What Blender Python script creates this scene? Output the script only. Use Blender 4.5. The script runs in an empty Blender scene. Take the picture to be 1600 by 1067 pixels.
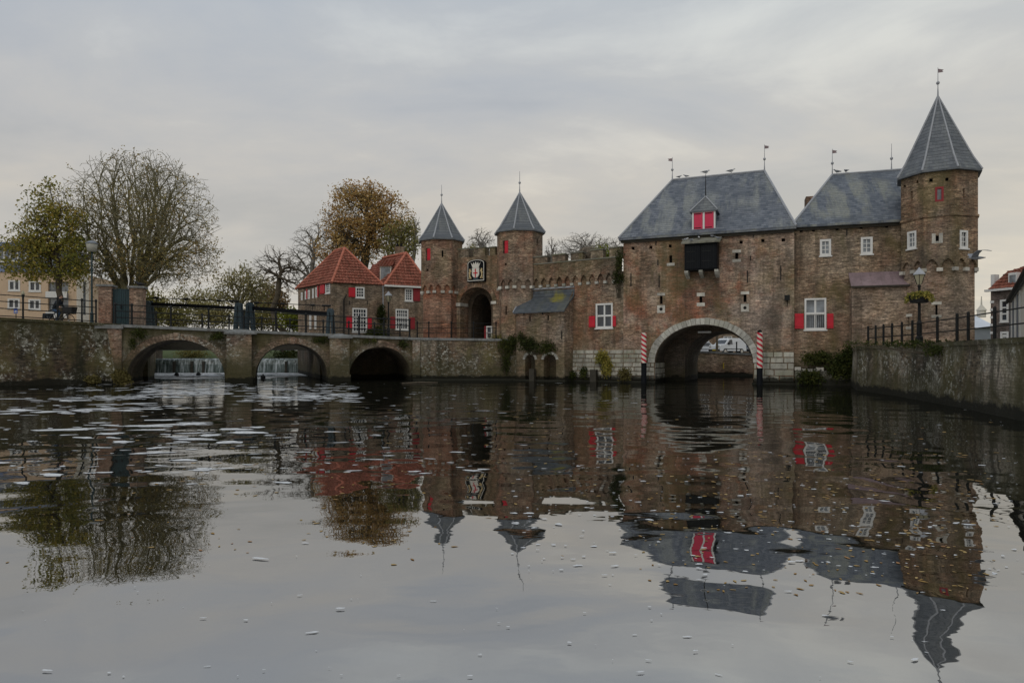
import bpy, math, random
import numpy as np
from mathutils import Vector, Matrix
R = math.radians
random.seed(7); rng = np.random.default_rng(7)
scene = bpy.context.scene
COL = scene.collection

# ------------------------------------------------------------------ camera
CAM_H, FPX, CX, HY = 1.5, 1067.0, 800.0, 557.0      # eye height, focal length and horizon of the 1600 px photograph
cam_data = bpy.data.cameras.new('camera'); cam = bpy.data.objects.new('camera', cam_data); COL.objects.link(cam)
cam.location = (0, 0, CAM_H); cam.rotation_euler = (R(90), 0, 0)
cam_data.sensor_width = 36; cam_data.lens = 36*FPX/1600
cam_data.shift_y = (HY-533.5)/1600
cam_data.clip_start = 0.05; cam_data.clip_end = 6000
scene.camera = cam

# ------------------------------------------------------------------ world, sun, exposure
SUN_EL, SUN_AZ = 42, 205          # degrees; azimuth from +Y towards +X : behind the camera, a little to the left
world = bpy.data.worlds.new('World'); scene.world = world; world.use_nodes = True
scene.view_settings.view_transform = 'Standard'; scene.view_settings.look = 'None'
scene.view_settings.exposure = 0.0; scene.view_settings.gamma = 1.0

class NT:
    """small helper to write node trees"""
    def __init__(s, tree): s.t = tree; s.t.nodes.clear()
    def n(s, kind, ins=None, **props):
        nd = s.t.nodes.new(kind)
        for k, v in props.items(): setattr(nd, k, v)
        for k, v in (ins or {}).items():
            sock = nd.inputs[k]
            if isinstance(v, bpy.types.NodeSocket): s.t.links.new(v, sock)
            else: sock.default_value = v
        return nd
    def math(s, op, a, b=0.0, c=None, clamp=False):
        i = {0: a, 1: b}
        if c is not None: i[2] = c
        return s.n('ShaderNodeMath', i, operation=op, use_clamp=clamp).outputs[0]
    def mix(s, fac, a, b, mode='MIX'):
        nd = s.n('ShaderNodeMix', None, data_type='RGBA', blend_type=mode)
        for idx, v in ((0, fac), (6, a), (7, b)):
            if isinstance(v, bpy.types.NodeSocket): s.t.links.new(v, nd.inputs[idx])
            else:
                nd.inputs[idx].default_value = v if idx == 0 else (tuple(v)+(1,))[:4]
        return nd.outputs[2]
    def ramp(s, fac, stops):
        nd = s.n('ShaderNodeValToRGB', {0: fac}); cr = nd.color_ramp
        while len(cr.elements) < len(stops): cr.elements.new(0.5)
        for e, (p, c) in zip(cr.elements, stops):
            e.position = p; e.color = (c, c, c, 1) if not hasattr(c, '__len__') else (tuple(c)+(1,))[:4]
        return nd.outputs[0]
    def noise(s, vec, scale, detail=4, rough=0.55, dist=0.0):
        return s.n('ShaderNodeTexNoise', {'Vector': vec, 'Scale': scale, 'Detail': detail, 'Roughness': rough, 'Distortion': dist}).outputs[0]
    def map(s, vec, scale=(1, 1, 1), loc=(0, 0, 0), rot=(0, 0, 0)):
        return s.n('ShaderNodeMapping', {'Vector': vec, 'Scale': scale, 'Location': loc, 'Rotation': rot}).outputs[0]

def build_world():
    g = NT(world.node_tree)
    out = g.n('ShaderNodeOutputWorld'); bg = g.n('ShaderNodeBackground', {'Strength': 0.1})
    g.t.links.new(bg.outputs[0], out.inputs[0])
    sky = g.n('ShaderNodeTexSky', None, sky_type='NISHITA', sun_disc=False, sun_elevation=R(SUN_EL), sun_rotation=R(SUN_AZ),
              air_density=1.0, dust_density=2.0, ozone_density=1.0)
    d = g.n('ShaderNodeTexCoord').outputs['Generated']
    sep = g.n('ShaderNodeSeparateXYZ', {0: d})
    z = g.math('MAXIMUM', sep.outputs[2], 0.0)
    zz = g.math('ADD', z, 0.16)
    v = g.n('ShaderNodeCombineXYZ', {0: g.math('DIVIDE', sep.outputs[0], zz), 1: g.math('DIVIDE', sep.outputs[1], zz), 2: 0.0}).outputs[0]
    n1 = g.noise(g.map(v, (0.8, 1.15, 1), (3.1, .4, 0), (0, 0, R(35))), 1.1, 7, .55, .5)
    n2 = g.noise(g.map(v, (0.5, .9, 1), (7.3, 1.7, 0), (0, 0, R(-12))), .55, 4, .5, .3)
    n3 = g.noise(g.map(v, (1.0, 1.3, 1), (1.3, 5.7, 0), (0, 0, R(40))), 2.6, 6, .6, .4)
    # veil of cloud: grey, a little blue overhead, a little warm low down
    base = g.ramp(z, [(0.0, (6.2, 5.8, 5.1)), (0.2, (6.0, 5.65, 5.08)), (0.34, (5.2, 5.32, 5.45)), (0.5, (4.85, 5.35, 5.95)), (1.0, (4.9, 5.4, 6.0))])
    val = g.math('ADD', g.math('MULTIPLY', n1, .40), g.math('MULTIPLY', n2, .42))
    val = g.math('ADD', val, g.math('MULTIPLY', n3, .14))
    tone = g.ramp(val, [(0.39, (.84, .87, .91)), (0.455, (.95, .96, .975)), (0.505, (1.04, 1.025, 1.0)), (0.57, (1.30, 1.26, 1.17))])
    cloud = g.mix(1.0, base, tone, 'MULTIPLY')
    cloud = g.mix(1.0, cloud, g.ramp(g.math('MULTIPLY_ADD', sep.outputs[0], .5, .5), [(.15, (.955, .965, .985)), (.5, (.985, .985, .985)), (.82, (1.10, 1.09, 1.05))]), 'MULTIPLY')
    thin = g.ramp(n2, [(0.60, 0.06), (0.75, .22)])
    blue = g.mix(.55, sky.outputs[0], (4.0, 4.3, 4.8))
    g.t.links.new(g.mix(thin, cloud, blue), bg.inputs[0])
build_world()

sun_data = bpy.data.lights.new('sun', 'SUN'); sun_data.energy = .5; sun_data.angle = R(24); sun_data.color = (1, .94, .86)
sun = bpy.data.objects.new('sun', sun_data); COL.objects.link(sun)
sd = Vector((math.sin(R(SUN_AZ))*math.cos(R(SUN_EL)), math.cos(R(SUN_AZ))*math.cos(R(SUN_EL)), math.sin(R(SUN_EL))))
sun.rotation_euler = sd.to_track_quat('Z', 'Y').to_euler(); sun.location = sd*120

# ------------------------------------------------------------------ materials
def new_mat(name):
    m = bpy.data.materials.new(name); m.use_nodes = True
    g = NT(m.node_tree); out = g.n('ShaderNodeOutputMaterial')
    b = g.n('ShaderNodeBsdfPrincipled'); g.t.links.new(b.outputs[0], out.inputs[0])
    return m, g, b, out
def setb(g, b, **k):
    for key, v in k.items():
        s = b.inputs[key.replace('_', ' ')]
        if isinstance(v, bpy.types.NodeSocket): g.t.links.new(v, s)
        else: s.default_value = (tuple(v)+(1,))[:4] if hasattr(v, '__len__') else v
def bump(g, b, h, dist, strength=1.0, normal=None):
    i = {'Height': h, 'Distance': dist, 'Strength': strength}
    nd = g.n('ShaderNodeBump', i)
    g.t.links.new(nd.outputs[0], b.inputs['Normal'])

def mat_plain(name, col, rough=.6, var=.25, scale=3.0, spec=.4, metal=0, bumpd=.003, grime=0.0):
    m, g, b, o = new_mat(name)
    p = g.n('ShaderNodeNewGeometry').outputs['Position']
    n = g.noise(p, scale, 5, .6); n2 = g.noise(p, scale*9, 3, .6)
    f = g.math('ADD', g.math('MULTIPLY', n, .7), g.math('MULTIPLY', n2, .3))
    c = g.mix(g.ramp(f, [(.3, 0), (.7, 1)]), [x*(1-var) for x in col], [min(1, x*(1+var)) for x in col])
    if grime:
        st = g.noise(g.map(p, (6, 6, .8)), 1.0, 4, .6)
        c = g.mix(g.math('MULTIPLY', g.ramp(st, [(.45, 0), (.7, 1)]), grime), c, (.07, .06, .045))
    setb(g, b, Base_Color=c, Roughness=rough, Specular_IOR_Level=spec, Metallic=metal)
    if bumpd: bump(g, b, n2, bumpd)
    return m

def mat_brick(name, c1, c2, mortar=(.33, .29, .235), red=(.33, .12, .068), red_amt=.4, pale=(.42, .39, .33), pale_amt=.3,
              moss_z=None, moss_amt=.8, moss=(.036, .035, .013), dark_amt=.35, top_z=None, seed=0.0, green_amt=.0, spots=0.0, dark=(.07, .06, .045), fade=.98, lo=.3, hi=1.62):
    m, g, b, o = new_mat(name)
    geo = g.n('ShaderNodeNewGeometry'); p = g.map(geo.outputs['Position'], (1, 1, 1), (seed, seed*1.7, seed*.3))
    uv = g.n('ShaderNodeTexCoord').outputs['UV']
    wob = g.n('ShaderNodeMix', None, data_type='VECTOR')
    nz = g.n('ShaderNodeTexNoise', {'Vector': p, 'Scale': 1.3, 'Detail': 2.0})
    off = g.n('ShaderNodeVectorMath', {0: nz.outputs[1], 1: (.5, .5, .5)}, operation='SUBTRACT')
    off = g.n('ShaderNodeVectorMath', {0: off.outputs[0], 'Scale': .05}, operation='SCALE')
    uv2 = g.n('ShaderNodeVectorMath', {0: uv, 1: off.outputs[0]}, operation='ADD').outputs[0]
    br = g.n('ShaderNodeTexBrick', {'Vector': uv2, 'Color1': (0, 0, 0, 1), 'Color2': (1, 1, 1, 1), 'Mortar': (.5, .5, .5, 1), 'Scale': 1.0,
             'Mortar Size': .011, 'Mortar Smooth': .3, 'Bias': 0.0, 'Brick Width': .235, 'Row Height': .078})
    per = br.outputs[0]; mor = br.outputs[1]
    rowv = g.noise(g.map(p, (1.7, 1.7, 8.0)), 1.0, 6, .7)          # course-wise variation
    patch = g.noise(p, .42, 6, .62, .6); patch2 = g.noise(g.map(p, (1, 1, 1), (9, 3, 5)), .33, 6, .6, .8)
    mid = g.noise(g.map(p, (1, 1, 1.6), (2, 8, 1)), 1.5, 6, .7)
    c = g.mix(per, [x*.72 for x in c1], [x*1.12 for x in c2])
    c = g.mix(g.math('MULTIPLY', g.ramp(patch, [(.47, 0), (.58, 1)]), red_amt), c, red)
    c = g.mix(g.math('MULTIPLY', g.ramp(mid, [(.53, 0), (.64, 1)]), red_amt*.7), c, [x*1.05 for x in red])
    c = g.mix(g.math('MULTIPLY', g.ramp(patch2, [(.48, 0), (.60, 1)]), pale_amt), c, pale)
    tone = g.ramp(rowv, [(.36, lo), (.5, .95), (.64, hi)])
    c = g.mix(.6, c, tone, 'MULTIPLY')
    fine = g.noise(g.map(p, (8.0, 8.0, 14.0)), 1.0, 3, .75)
    c = g.mix(.85, c, g.ramp(fine, [(.32, .35), (.5, .98), (.68, 1.75)]), 'MULTIPLY')
    c = g.mix(g.math('MULTIPLY', mor, .55), c, mortar)
    rep_ = g.noise(g.map(p, (1, 1, 1.5), (31, 7, 2)), .22, 2, .4, 1.2)        # repaired areas in other brick
    c = g.mix(.9, c, g.ramp(rep_, [(.38, (.62, .60, .60)), (.46, (.92, .88, .86)), (.52, (1.08, 1.03, .97)), (.60, (.82, .72, .66))]), 'MULTIPLY')
    run = g.noise(g.map(p, (2.6, 2.6, .14), (5, 9, 1)), 1.0, 4, .6)            # run-off streaks
    c = g.mix(g.math('MULTIPLY', g.ramp(run, [(.5, 0), (.64, 1)]), .42), c, (.045, .038, .026))
    c = g.mix(1.0, c, (fade, fade, fade), 'MULTIPLY')
    drk = g.noise(g.map(p, (1.3, 1.3, .28), (4, 1, 7)), .8, 6, .65, .4)
    c = g.mix(g.math('MULTIPLY', g.ramp(drk, [(.47, 0), (.62, 1)]), dark_amt), c, dark)
    if green_amt:
        gn = g.noise(g.map(p, (1, 1, .5), (14, 2, 3)), .6, 5, .6, .5)
        c = g.mix(g.math('MULTIPLY', g.ramp(gn, [(.48, 0), (.62, 1)]), green_amt), c, (.15, .13, .045))
    if spots:
        vo = g.noise(g.map(p, (1, 1, 1.2), (3, 3, 3)), 5.5, 4, .75)
        reg = g.noise(g.map(p, (1, 1, 1), (21, 5, 9)), .5, 3, .5)
        c = g.mix(g.math('MULTIPLY', g.math('MULTIPLY', g.ramp(vo, [(.555, 0), (.60, 1)]), g.ramp(reg, [(.42, 0), (.56, 1)])), spots), c, (.5, .49, .43))
        c = g.mix(g.math('MULTIPLY', g.math('MULTIPLY', g.ramp(g.noise(p, 2.2, 6, .7), [(.5, 0), (.62, 1)]), g.ramp(reg, [(.5, 0), (.62, 1)])), spots*.75), c, (.36, .35, .29))
    z = g.n('ShaderNodeSeparateXYZ', {0: geo.outputs['Position']}).outputs[2]
    if moss_z is not None:
        zn = g.math('ADD', z, g.math('MULTIPLY', g.math('SUBTRACT', g.noise(g.map(p, (1, 1, .35)), 1.1, 6, .65), .5), 2.6))
        mz = g.math('SUBTRACT', 1.0, g.math('DIVIDE', zn, moss_z), clamp=True)
        mm = g.ramp(mz, [(.05, 0), (.5, 1)])
        c = g.mix(g.math('MULTIPLY', mm, moss_amt), c, g.mix(mid, moss, [moss[0]*2.2, moss[1]*2.0, moss[2]*2.6]))
    if top_z is not None:
        tn = g.math('ADD', z, g.math('MULTIPLY', g.math('SUBTRACT', mid, .5), 1.6))
        tm = g.math('MULTIPLY', g.math('SUBTRACT', tn, top_z[0]), 1.0/(top_z[1]-top_z[0]), clamp=True)
        c = g.mix(g.math('MULTIPLY', tm, top_z[2]), c, g.mix(mid, (.035, .032, .014), (.075, .072, .03)))
    # wet, algae-dark tide line
    wet = g.math('SUBTRACT', 1.0, g.math('DIVIDE', g.math('ADD', z, g.math('MULTIPLY', g.math('SUBTRACT', mid, .5), .7)), .36), clamp=True)
    c = g.mix(g.ramp(wet, [(0, 0), (.35, .93)]), c, (.010, .010, .006))
    sp = g.noise(p, 34, 3, .7)
    c = g.mix(.5, c, g.ramp(sp, [(.3, .55), (.7, 1.4)]), 'MULTIPLY')
    setb(g, b, Base_Color=c, Roughness=.92, Specular_IOR_Level=.2)
    h = g.math('ADD', g.math('MULTIPLY', mor, -.8), g.math('ADD', g.math('MULTIPLY', sp, .5), g.math('MULTIPLY', fine, 1.2)))
    bump(g, b, h, .012, .9)
    return m

def mat_slate(name, c1=(.10, .118, .15), c2=(.20, .22, .26), lich=(.46, .47, .42), lich_amt=.4, yellow=0.0, yc=None, row=.2):
    m, g, b, o = new_mat(name)
    geo = g.n('ShaderNodeNewGeometry'); p = geo.outputs['Position']
    uv = g.n('ShaderNodeTexCoord').outputs['UV']
    uvw = g.n('ShaderNodeVectorMath', {0: uv, 1: g.n('ShaderNodeVectorMath', {0: g.n('ShaderNodeTexNoise', {'Vector': p, 'Scale': .8}).outputs[1], 'Scale': .12}, operation='SCALE').outputs[0]}, operation='ADD').outputs[0]
    br = g.n('ShaderNodeTexBrick', {'Vector': uvw, 'Color1': (0, 0, 0, 1), 'Color2': (1, 1, 1, 1), 'Mortar': (.4, .4, .4, 1), 'Scale': 1.0,
             'Mortar Size': .008, 'Mortar Smooth': .1, 'Bias': 0.0, 'Brick Width': .24, 'Row Height': row})
    sv = g.n('ShaderNodeSeparateXYZ', {0: uvw}).outputs[1]
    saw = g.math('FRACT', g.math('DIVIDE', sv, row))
    c = g.mix(br.outputs[0], c1, c2)
    big = g.noise(p, .5, 5, .6); c = g.mix(.7, c, g.ramp(big, [(.3, .8), (.7, 1.2)]), 'MULTIPLY')
    # lichen and wash-down streaks: stretched along the slope
    st = g.noise(g.map(uv, (1.6, .22, 1), (3, 1, 0)), 1.0, 6, .65, .3); sp = g.noise(p, 9, 4, .7)
    reg = g.noise(g.map(uv, (.22, .3, 1), (11, 4, 0)), 1.0, 3, .5)
    lf = g.math('MULTIPLY', g.math('MULTIPLY', g.ramp(st, [(.44, 0), (.58, 1)]), g.ramp(sp, [(.35, .35), (.6, 1)])), g.ramp(reg, [(.42, .08), (.54, 1)]))
    c = g.mix(g.math('MULTIPLY', lf, lich_amt), c, lich)
    if yellow:
        d = g.n('ShaderNodeVectorMath', {0: p, 1: yc}, operation='DISTANCE').outputs['Value']
        yb = g.math('ADD', d, g.math('MULTIPLY', g.math('SUBTRACT', g.noise(p, 3, 5, .65), .5), 1.3))
        c = g.mix(g.math('MULTIPLY', g.ramp(yb, [(.12, 1), (.62, 0)]), yellow), c, (.38, .33, .03))
    c = g.mix(1.0, c, (.76, .76, .755), 'MULTIPLY')
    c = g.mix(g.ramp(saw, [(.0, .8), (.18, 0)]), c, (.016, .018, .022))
    setb(g, b, Base_Color=c, Roughness=g.ramp(sp, [(.3, .5), (.7, .75)]), Specular_IOR_Level=.35)
    bump(g, b, g.math('ADD', saw, g.math('MULTIPLY', br.outputs[1], -.5)), .014, .8)
    return m

def mat_tile(name):
    m, g, b, o = new_mat(name)
    p = g.n('ShaderNodeNewGeometry').outputs['Position']; uv = g.n('ShaderNodeTexCoord').outputs['UV']
    br = g.n('ShaderNodeTexBrick', {'Vector': uv, 'Color1': (0, 0, 0, 1), 'Color2': (1, 1, 1, 1), 'Mortar': (.4, .4, .4, 1), 'Scale': 1.0, 'Mortar Size': .0, 'Brick Width': .24, 'Row Height': .32}, offset=0.0)
    c = g.mix(br.outputs[0], (.24, .07, .043), (.42, .155, .105))
    n = g.noise(p, .8, 6, .65); c = g.mix(g.ramp(n, [(.5, 0), (.72, .75)]), c, (.14, .06, .035))
    n2 = g.noise(p, 3.5, 5, .7); c = g.mix(g.ramp(n2, [(.53, 0), (.66, .8)]), c, (.07, .05, .03)); c = g.mix(1.0, c, (.84, .84, .84), 'MULTIPLY')
    c = g.mix(.6, c, g.ramp(g.noise(p, 12, 3), [(.3, .6), (.7, 1.4)]), 'MULTIPLY')
    setb(g, b, Base_Color=c, Roughness=.8, Specular_IOR_Level=.25)
    bump(g, b, g.noise(p, 30, 3), .004)
    return m

def mat_stone(name, col=(.50, .485, .43), dark=.5, green=.35):
    m, g, b, o = new_mat(name)
    p = g.n('ShaderNodeNewGeometry').outputs['Position']
    oi = g.n('ShaderNodeObjectInfo').outputs['Random']
    n = g.noise(p, 2.2, 6, .65); n2 = g.noise(p, 14, 4, .7); n3 = g.noise(g.map(p, (3, 3, .7)), 1.0, 5, .6)
    c = g.mix(g.ramp(n, [(.3, 0), (.7, 1)]), [x*.62 for x in col], [x*1.2 for x in col])
    c = g.mix(1.0, c, g.ramp(oi, [(0, .72), (1, 1.16)]), 'MULTIPLY')
    c = g.mix(g.math('MULTIPLY', g.ramp(n3, [(.5, 0), (.72, 1)]), dark), c, (.07, .065, .05))
    c = g.mix(g.math('MULTIPLY', g.ramp(g.noise(p, 1.1, 4), [(.5, 0), (.68, 1)]), green), c, (.14, .15, .07))
    c = g.mix(.5, c, g.ramp(n2, [(.3, .65), (.7, 1.3)]), 'MULTIPLY')
    z = g.n('ShaderNodeSeparateXYZ', {0: p}).outputs[2]
    wet = g.math('SUBTRACT', 1.0, g.math('DIVIDE', g.math('ADD', z, g.math('MULTIPLY', g.math('SUBTRACT', n, .5), .6)), .45), clamp=True)
    c = g.mix(g.ramp(wet, [(0, 0), (.4, .94)]), c, (.012, .012, .007))
    setb(g, b, Base_Color=c, Roughness=.85, Specular_IOR_Level=.25)
    bump(g, b, g.math('ADD', n2, g.math('MULTIPLY', n, 1.5)), .01, .8)
    return m

def mat_leaf(name, cols, trans=.25):
    m, g, b, o = new_mat(name)
    a = g.n('ShaderNodeAttribute', None, attribute_name='rnd').outputs['Fac']
    p = g.n('ShaderNodeNewGeometry').outputs['Position']
    n = g.noise(p, .45, 3, .5)
    f = g.math('ADD', g.math('MULTIPLY', a, .62), g.math('MULTIPLY', g.math('SUBTRACT', n, .31), 1.0), clamp=True)
    k = len(cols)-1
    c = g.ramp(f, [(i/k, col) for i, col in enumerate(cols)])
    setb(g, b, Base_Color=c, Roughness=.7, Specular_IOR_Level=.15)
    tr = g.n('ShaderNodeBsdfTranslucent', {0: c})
    mx = g.n('ShaderNodeMixShader', {0: trans, 1: b.outputs[0], 2: tr.outputs[0]})
    g.t.links.new(mx.outputs[0], o.inputs[0])
    return m

def mat_glass(name, tint=(.02, .024, .03)):
    m, g, b, o = new_mat(name)
    p = g.n('ShaderNodeNewGeometry').outputs['Position']
    c = g.mix(g.ramp(g.noise(p, 1.6, 3), [(.35, 0), (.65, 1)]), tint, [x*2.6 for x in tint])
    setb(g, b, Base_Color=c, Roughness=.07, Specular_IOR_Level=.6)
    bump(g, b, g.noise(p, 2.5, 2), .004, .5)
    return m

def mat_water(name, calm=True):
    m, g, b, o = new_mat(name)
    p = g.n('ShaderNodeNewGeometry').outputs['Position']
    big = g.noise(g.map(p, (1.0, .75, 1), (0, 0, 0), (0, 0, R(20))), .55, 2, .4, .3)        # long lazy swell
    med = g.noise(g.map(p, (.8, 1.25, 1), (3, 8, 0), (0, 0, R(-14))), 1.0, 1, .35, .15)
    fin = g.noise(g.map(p, (.75, 1.9, 1), (5, 2, 0), (0, 0, R(6))), 6.0, 3, .5)
    y = g.n('ShaderNodeSeparateXYZ', {0: p}).outputs[1]
    sm = g.noise(g.map(p, (.9, 1.4, 1), (1, 4, 0), (0, 0, R(24))), 3.4, 2, .5, .2)
    zone = g.ramp(g.noise(g.map(p, (.6, 1.4, 1)), .12, 3, .5), [(.42, .25), (.6, 1)])
    far = g.math('MULTIPLY', g.math('SUBTRACT', y, 10.0), 1/14.0, clamp=True)
    h = g.math('ADD', g.math('MULTIPLY', big, WAVE[0]), g.math('MULTIPLY', med, WAVE[1]))
    h = g.math('ADD', h, g.math('MULTIPLY', sm, .0008))
    h = g.math('ADD', h, g.math('MULTIPLY', g.math('MULTIPLY', fin, g.math('MULTIPLY', zone, far)), WAVE[2]))
    bp = g.n('ShaderNodeBump', {'Height': h, 'Distance': 1.0, 'Strength': 1.0})
    dif = g.n('ShaderNodeBsdfDiffuse', {0: (.010, .010, .007, 1)})
    gl = g.n('ShaderNodeBsdfGlossy', {0: (.93, .93, .93, 1), 'Roughness': .012, 'Normal': bp.outputs[0]})
    fr = g.n('ShaderNodeFresnel', {'IOR': 1.75, 'Normal': bp.outputs[0]})
    f2 = g.math('ADD', g.math('MULTIPLY', fr.outputs[0], .05), .50, clamp=True)
    mx = g.n('ShaderNodeMixShader', {0: f2, 1: dif.outputs[0], 2: gl.outputs[0]})
    g.t.links.new(mx.outputs[0], o.inputs[0])
    return m
WAVE = (.034, .0165, .0012)

MT = {}
MT['brick_gate'] = mat_brick('brick_gate', (.20, .135, .092), (.41, .305, .215), red_amt=.72, pale_amt=.55, pale=(.46, .395, .34), dark_amt=.45, green_amt=.4, seed=3.0, moss_z=2.6, moss_amt=.45, fade=1.12)
MT['brick_wing'] = mat_brick('brick_wing', (.20, .14, .09), (.41, .315, .22), red_amt=.28, pale_amt=.25, dark_amt=.55, green_amt=.45, seed=11.0, moss_z=2.4, moss_amt=.5)
MT['brick_tower'] = mat_brick('brick_tower', (.20, .135, .085), (.42, .31, .20), red_amt=.25, pale_amt=.22, dark_amt=.55, green_amt=.45, seed=21.0)
MT['brick_tower_low'] = mat_brick('brick_tower_low', (.29, .205, .145), (.50, .385, .285), red_amt=.2, pale_amt=.3, dark_amt=.25, green_amt=.25, seed=23.0)
MT['brick_curtain'] = mat_brick('brick_curtain', (.20, .135, .09), (.42, .32, .225), red_amt=.45, pale_amt=.55, dark_amt=.32, green_amt=.25, seed=31.0, top_z=(6.2, 7.6, .5))
MT['brick_land'] = mat_brick('brick_land', (.21, .14, .095), (.42, .315, .22), red_amt=.45, pale_amt=.35, dark_amt=.32, green_amt=.25, seed=41.0)
MT['brick_merlon'] = mat_brick('brick_merlon', (.16, .13, .09), (.31, .25, .175), red_amt=.12, pale_amt=.2, dark_amt=.55, green_amt=.5, seed=47.0)
MT['brick_red'] = mat_brick('brick_red', (.26, .10, .055), (.43, .21, .125), red_amt=.75, pale_amt=.3, dark_amt=.35, seed=43.0)
MT['brick_annex'] = mat_brick('brick_annex', (.23, .16, .105), (.45, .35, .25), red_amt=.3, pale_amt=.6, dark_amt=.3, green_amt=.3, seed=51.0, moss_z=2.4, moss_amt=.6)
MT['brick_bridge'] = mat_brick('brick_bridge', (.08, .066, .042), (.20, .165, .115), red_amt=.08, pale_amt=.4, dark_amt=.75, green_amt=.5, seed=61.0, moss_z=1.6, moss_amt=.7, top_z=(1.9, 3.0, .85), spots=.5, dark=(.03, .03, .016))
MT['brick_pier'] = mat_brick('brick_pier', (.15, .115, .083), (.33, .26, .20), red_amt=.2, pale_amt=.35, dark_amt=.45, green_amt=.3, seed=64.0, moss_z=2.0, moss_amt=.85, spots=.8, dark=(.05, .045, .028), mortar=(.24, .21, .17))
MT['brick_quay_left'] = mat_brick('brick_quay_left', (.026, .022, .014), (.085, .068, .046), mortar=(.07, .063, .047), red_amt=.06, pale_amt=.10, dark_amt=.9, green_amt=.45, seed=71.0, top_z=(2.0, 3.3, .7), spots=.75, dark=(.022, .022, .012))
MT['brick_quay_mid'] = mat_brick('brick_quay_mid', (.10, .083, .056), (.23, .19, .135), mortar=(.24, .22, .17), red_amt=.12, pale_amt=.35, dark_amt=.8, green_amt=.7, seed=81.0, moss_z=1.5, moss_amt=.6, spots=.9, dark=(.03, .028, .016))
MT['brick_quay_right'] = mat_brick('brick_quay_right', (.055, .046, .03), (.165, .138, .096), mortar=(.17, .155, .115), red_amt=.05, pale_amt=.85, pale=(.46, .45, .385), dark_amt=.85, green_amt=.35, seed=91.0, moss_z=1.1, moss_amt=.6, top_z=(1.5, 2.0, .75), spots=.75, dark=(.026, .024, .014))
MT['brick_house'] = mat_brick('brick_house', (.18, .135, .095), (.33, .26, .185), red_amt=.1, pale_amt=.25, dark_amt=.25, seed=101.0)
MT['brick_far'] = mat_brick('brick_far', (.16, .13, .12), (.24, .2, .185), red_amt=.05, pale_amt=.1, dark_amt=.1, seed=121.0)
MT['brick_pillar'] = mat_brick('brick_pillar', (.22, .135, .095), (.38, .27, .20), red_amt=.25, pale_amt=.25, dark_amt=.35, seed=131.0)
MT['brick_shaded'] = mat_brick('brick_shaded', (.045, .037, .026), (.095, .078, .056), red_amt=.1, pale_amt=.2, dark_amt=.6, seed=133.0, moss_z=1.5, moss_amt=.6)  # brick darkened so the shade inside arches and passages sits in its colour
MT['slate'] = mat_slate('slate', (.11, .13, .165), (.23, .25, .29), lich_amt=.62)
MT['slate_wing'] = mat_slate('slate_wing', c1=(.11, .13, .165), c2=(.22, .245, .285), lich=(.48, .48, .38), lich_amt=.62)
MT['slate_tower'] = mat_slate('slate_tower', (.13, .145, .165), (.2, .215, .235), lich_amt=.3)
MT['tile'] = mat_tile('tile')
MT['ridge_tile'] = mat_plain('ridge_tile', (.48, .16, .10), .8, .35, 3)
MT['stone'] = mat_stone('stone'); MT['stone_light'] = mat_stone('stone_light', (.60, .57, .50), .3, .12)
MT['stone_base'] = mat_stone('stone_base', (.47, .45, .38), .7, .5)
MT['stone_dark'] = mat_stone('stone_dark', (.22, .21, .17), .5, .6)
MT['coping'] = mat_plain('coping', (.20, .205, .20), .85, .4, 2.5, grime=.5)
MT['mortar'] = mat_plain('mortar', (.13, .115, .085), .95, .4, 5)
MT['white'] = mat_plain('white', (.72, .71, .68), .5, .06, 2, grime=.12)
MT['red'] = mat_plain('red', (.52, .012, .028), .5, .12, 4)
MT['red_dormer'] = mat_plain('red_dormer', (.62, .03, .085), .5, .1, 4)
MT['red_dark'] = mat_plain('red_dark', (.26, .016, .022), .55, .15, 4)
MT['black'] = mat_plain('black', (.005, .006, .008), .6, .3, 5, spec=.15)
MT['door_green'] = mat_plain('door_green', (.010, .035, .042), .45, .25, 3)
MT['iron'] = mat_plain('iron', (.008, .009, .009), .55, .35, 8, spec=.25)
MT['iron_blue'] = mat_plain('iron_blue', (.035, .06, .075), .5, .35, 6)
MT['lead'] = mat_plain('lead', (.33, .34, .36), .55, .2, 3, spec=.5)
MT['copper'] = mat_plain('copper', (.26, .19, .20), .5, .35, 1.5, grime=.3)
MT['dark'] = mat_plain('dark', (.006, .006, .006), .9, .2, 3, bumpd=0)  # near-black that paints the shade in slits and holes
MT['glass'] = mat_glass('glass'); MT['glass_grey'] = mat_glass('glass_grey', (.10, .11, .12))
def mat_foam():
    m, g, b, o = new_mat('foam'); p = g.n('ShaderNodeNewGeometry').outputs['Position']
    n = g.noise(g.map(p, (1, 1.8, 1)), 7, 6, .75, .6); setb(g, b, Base_Color=g.mix(n, (.55, .56, .56), (.80, .81, .83)), Roughness=.85)
    tr = g.n('ShaderNodeBsdfTransparent'); mx = g.n('ShaderNodeMixShader', {0: g.ramp(n, [(.34, .08), (.45, .95)]), 1: tr.outputs[0], 2: b.outputs[0]})
    g.t.links.new(mx.outputs[0], o.inputs[0]); return m
MT['foam'] = mat_foam()
MT['wood'] = mat_plain('wood', (.10, .08, .055), .85, .4, 5)
MT['wood_wet'] = mat_plain('wood_wet', (.035, .03, .02), .7, .4, 5)
MT['gravel'] = mat_plain('gravel', (.16, .15, .125), .95, .3, 2)
MT['asphalt'] = mat_plain('asphalt', (.07, .07, .068), .9, .25, 2)
MT['grass'] = mat_plain('grass', (.075, .10, .028), .95, .45, 2.0, bumpd=.02)
MT['earth'] = mat_plain('earth', (.06, .055, .03), .95, .4, 1.0, bumpd=.02)
MT['plaster'] = mat_plain('plaster', (.62, .46, .315), .9, .08, .8, grime=.1)
MT['grey_panel'] = mat_plain('grey_panel', (.2, .22, .25), .6, .15, 1)
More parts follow.
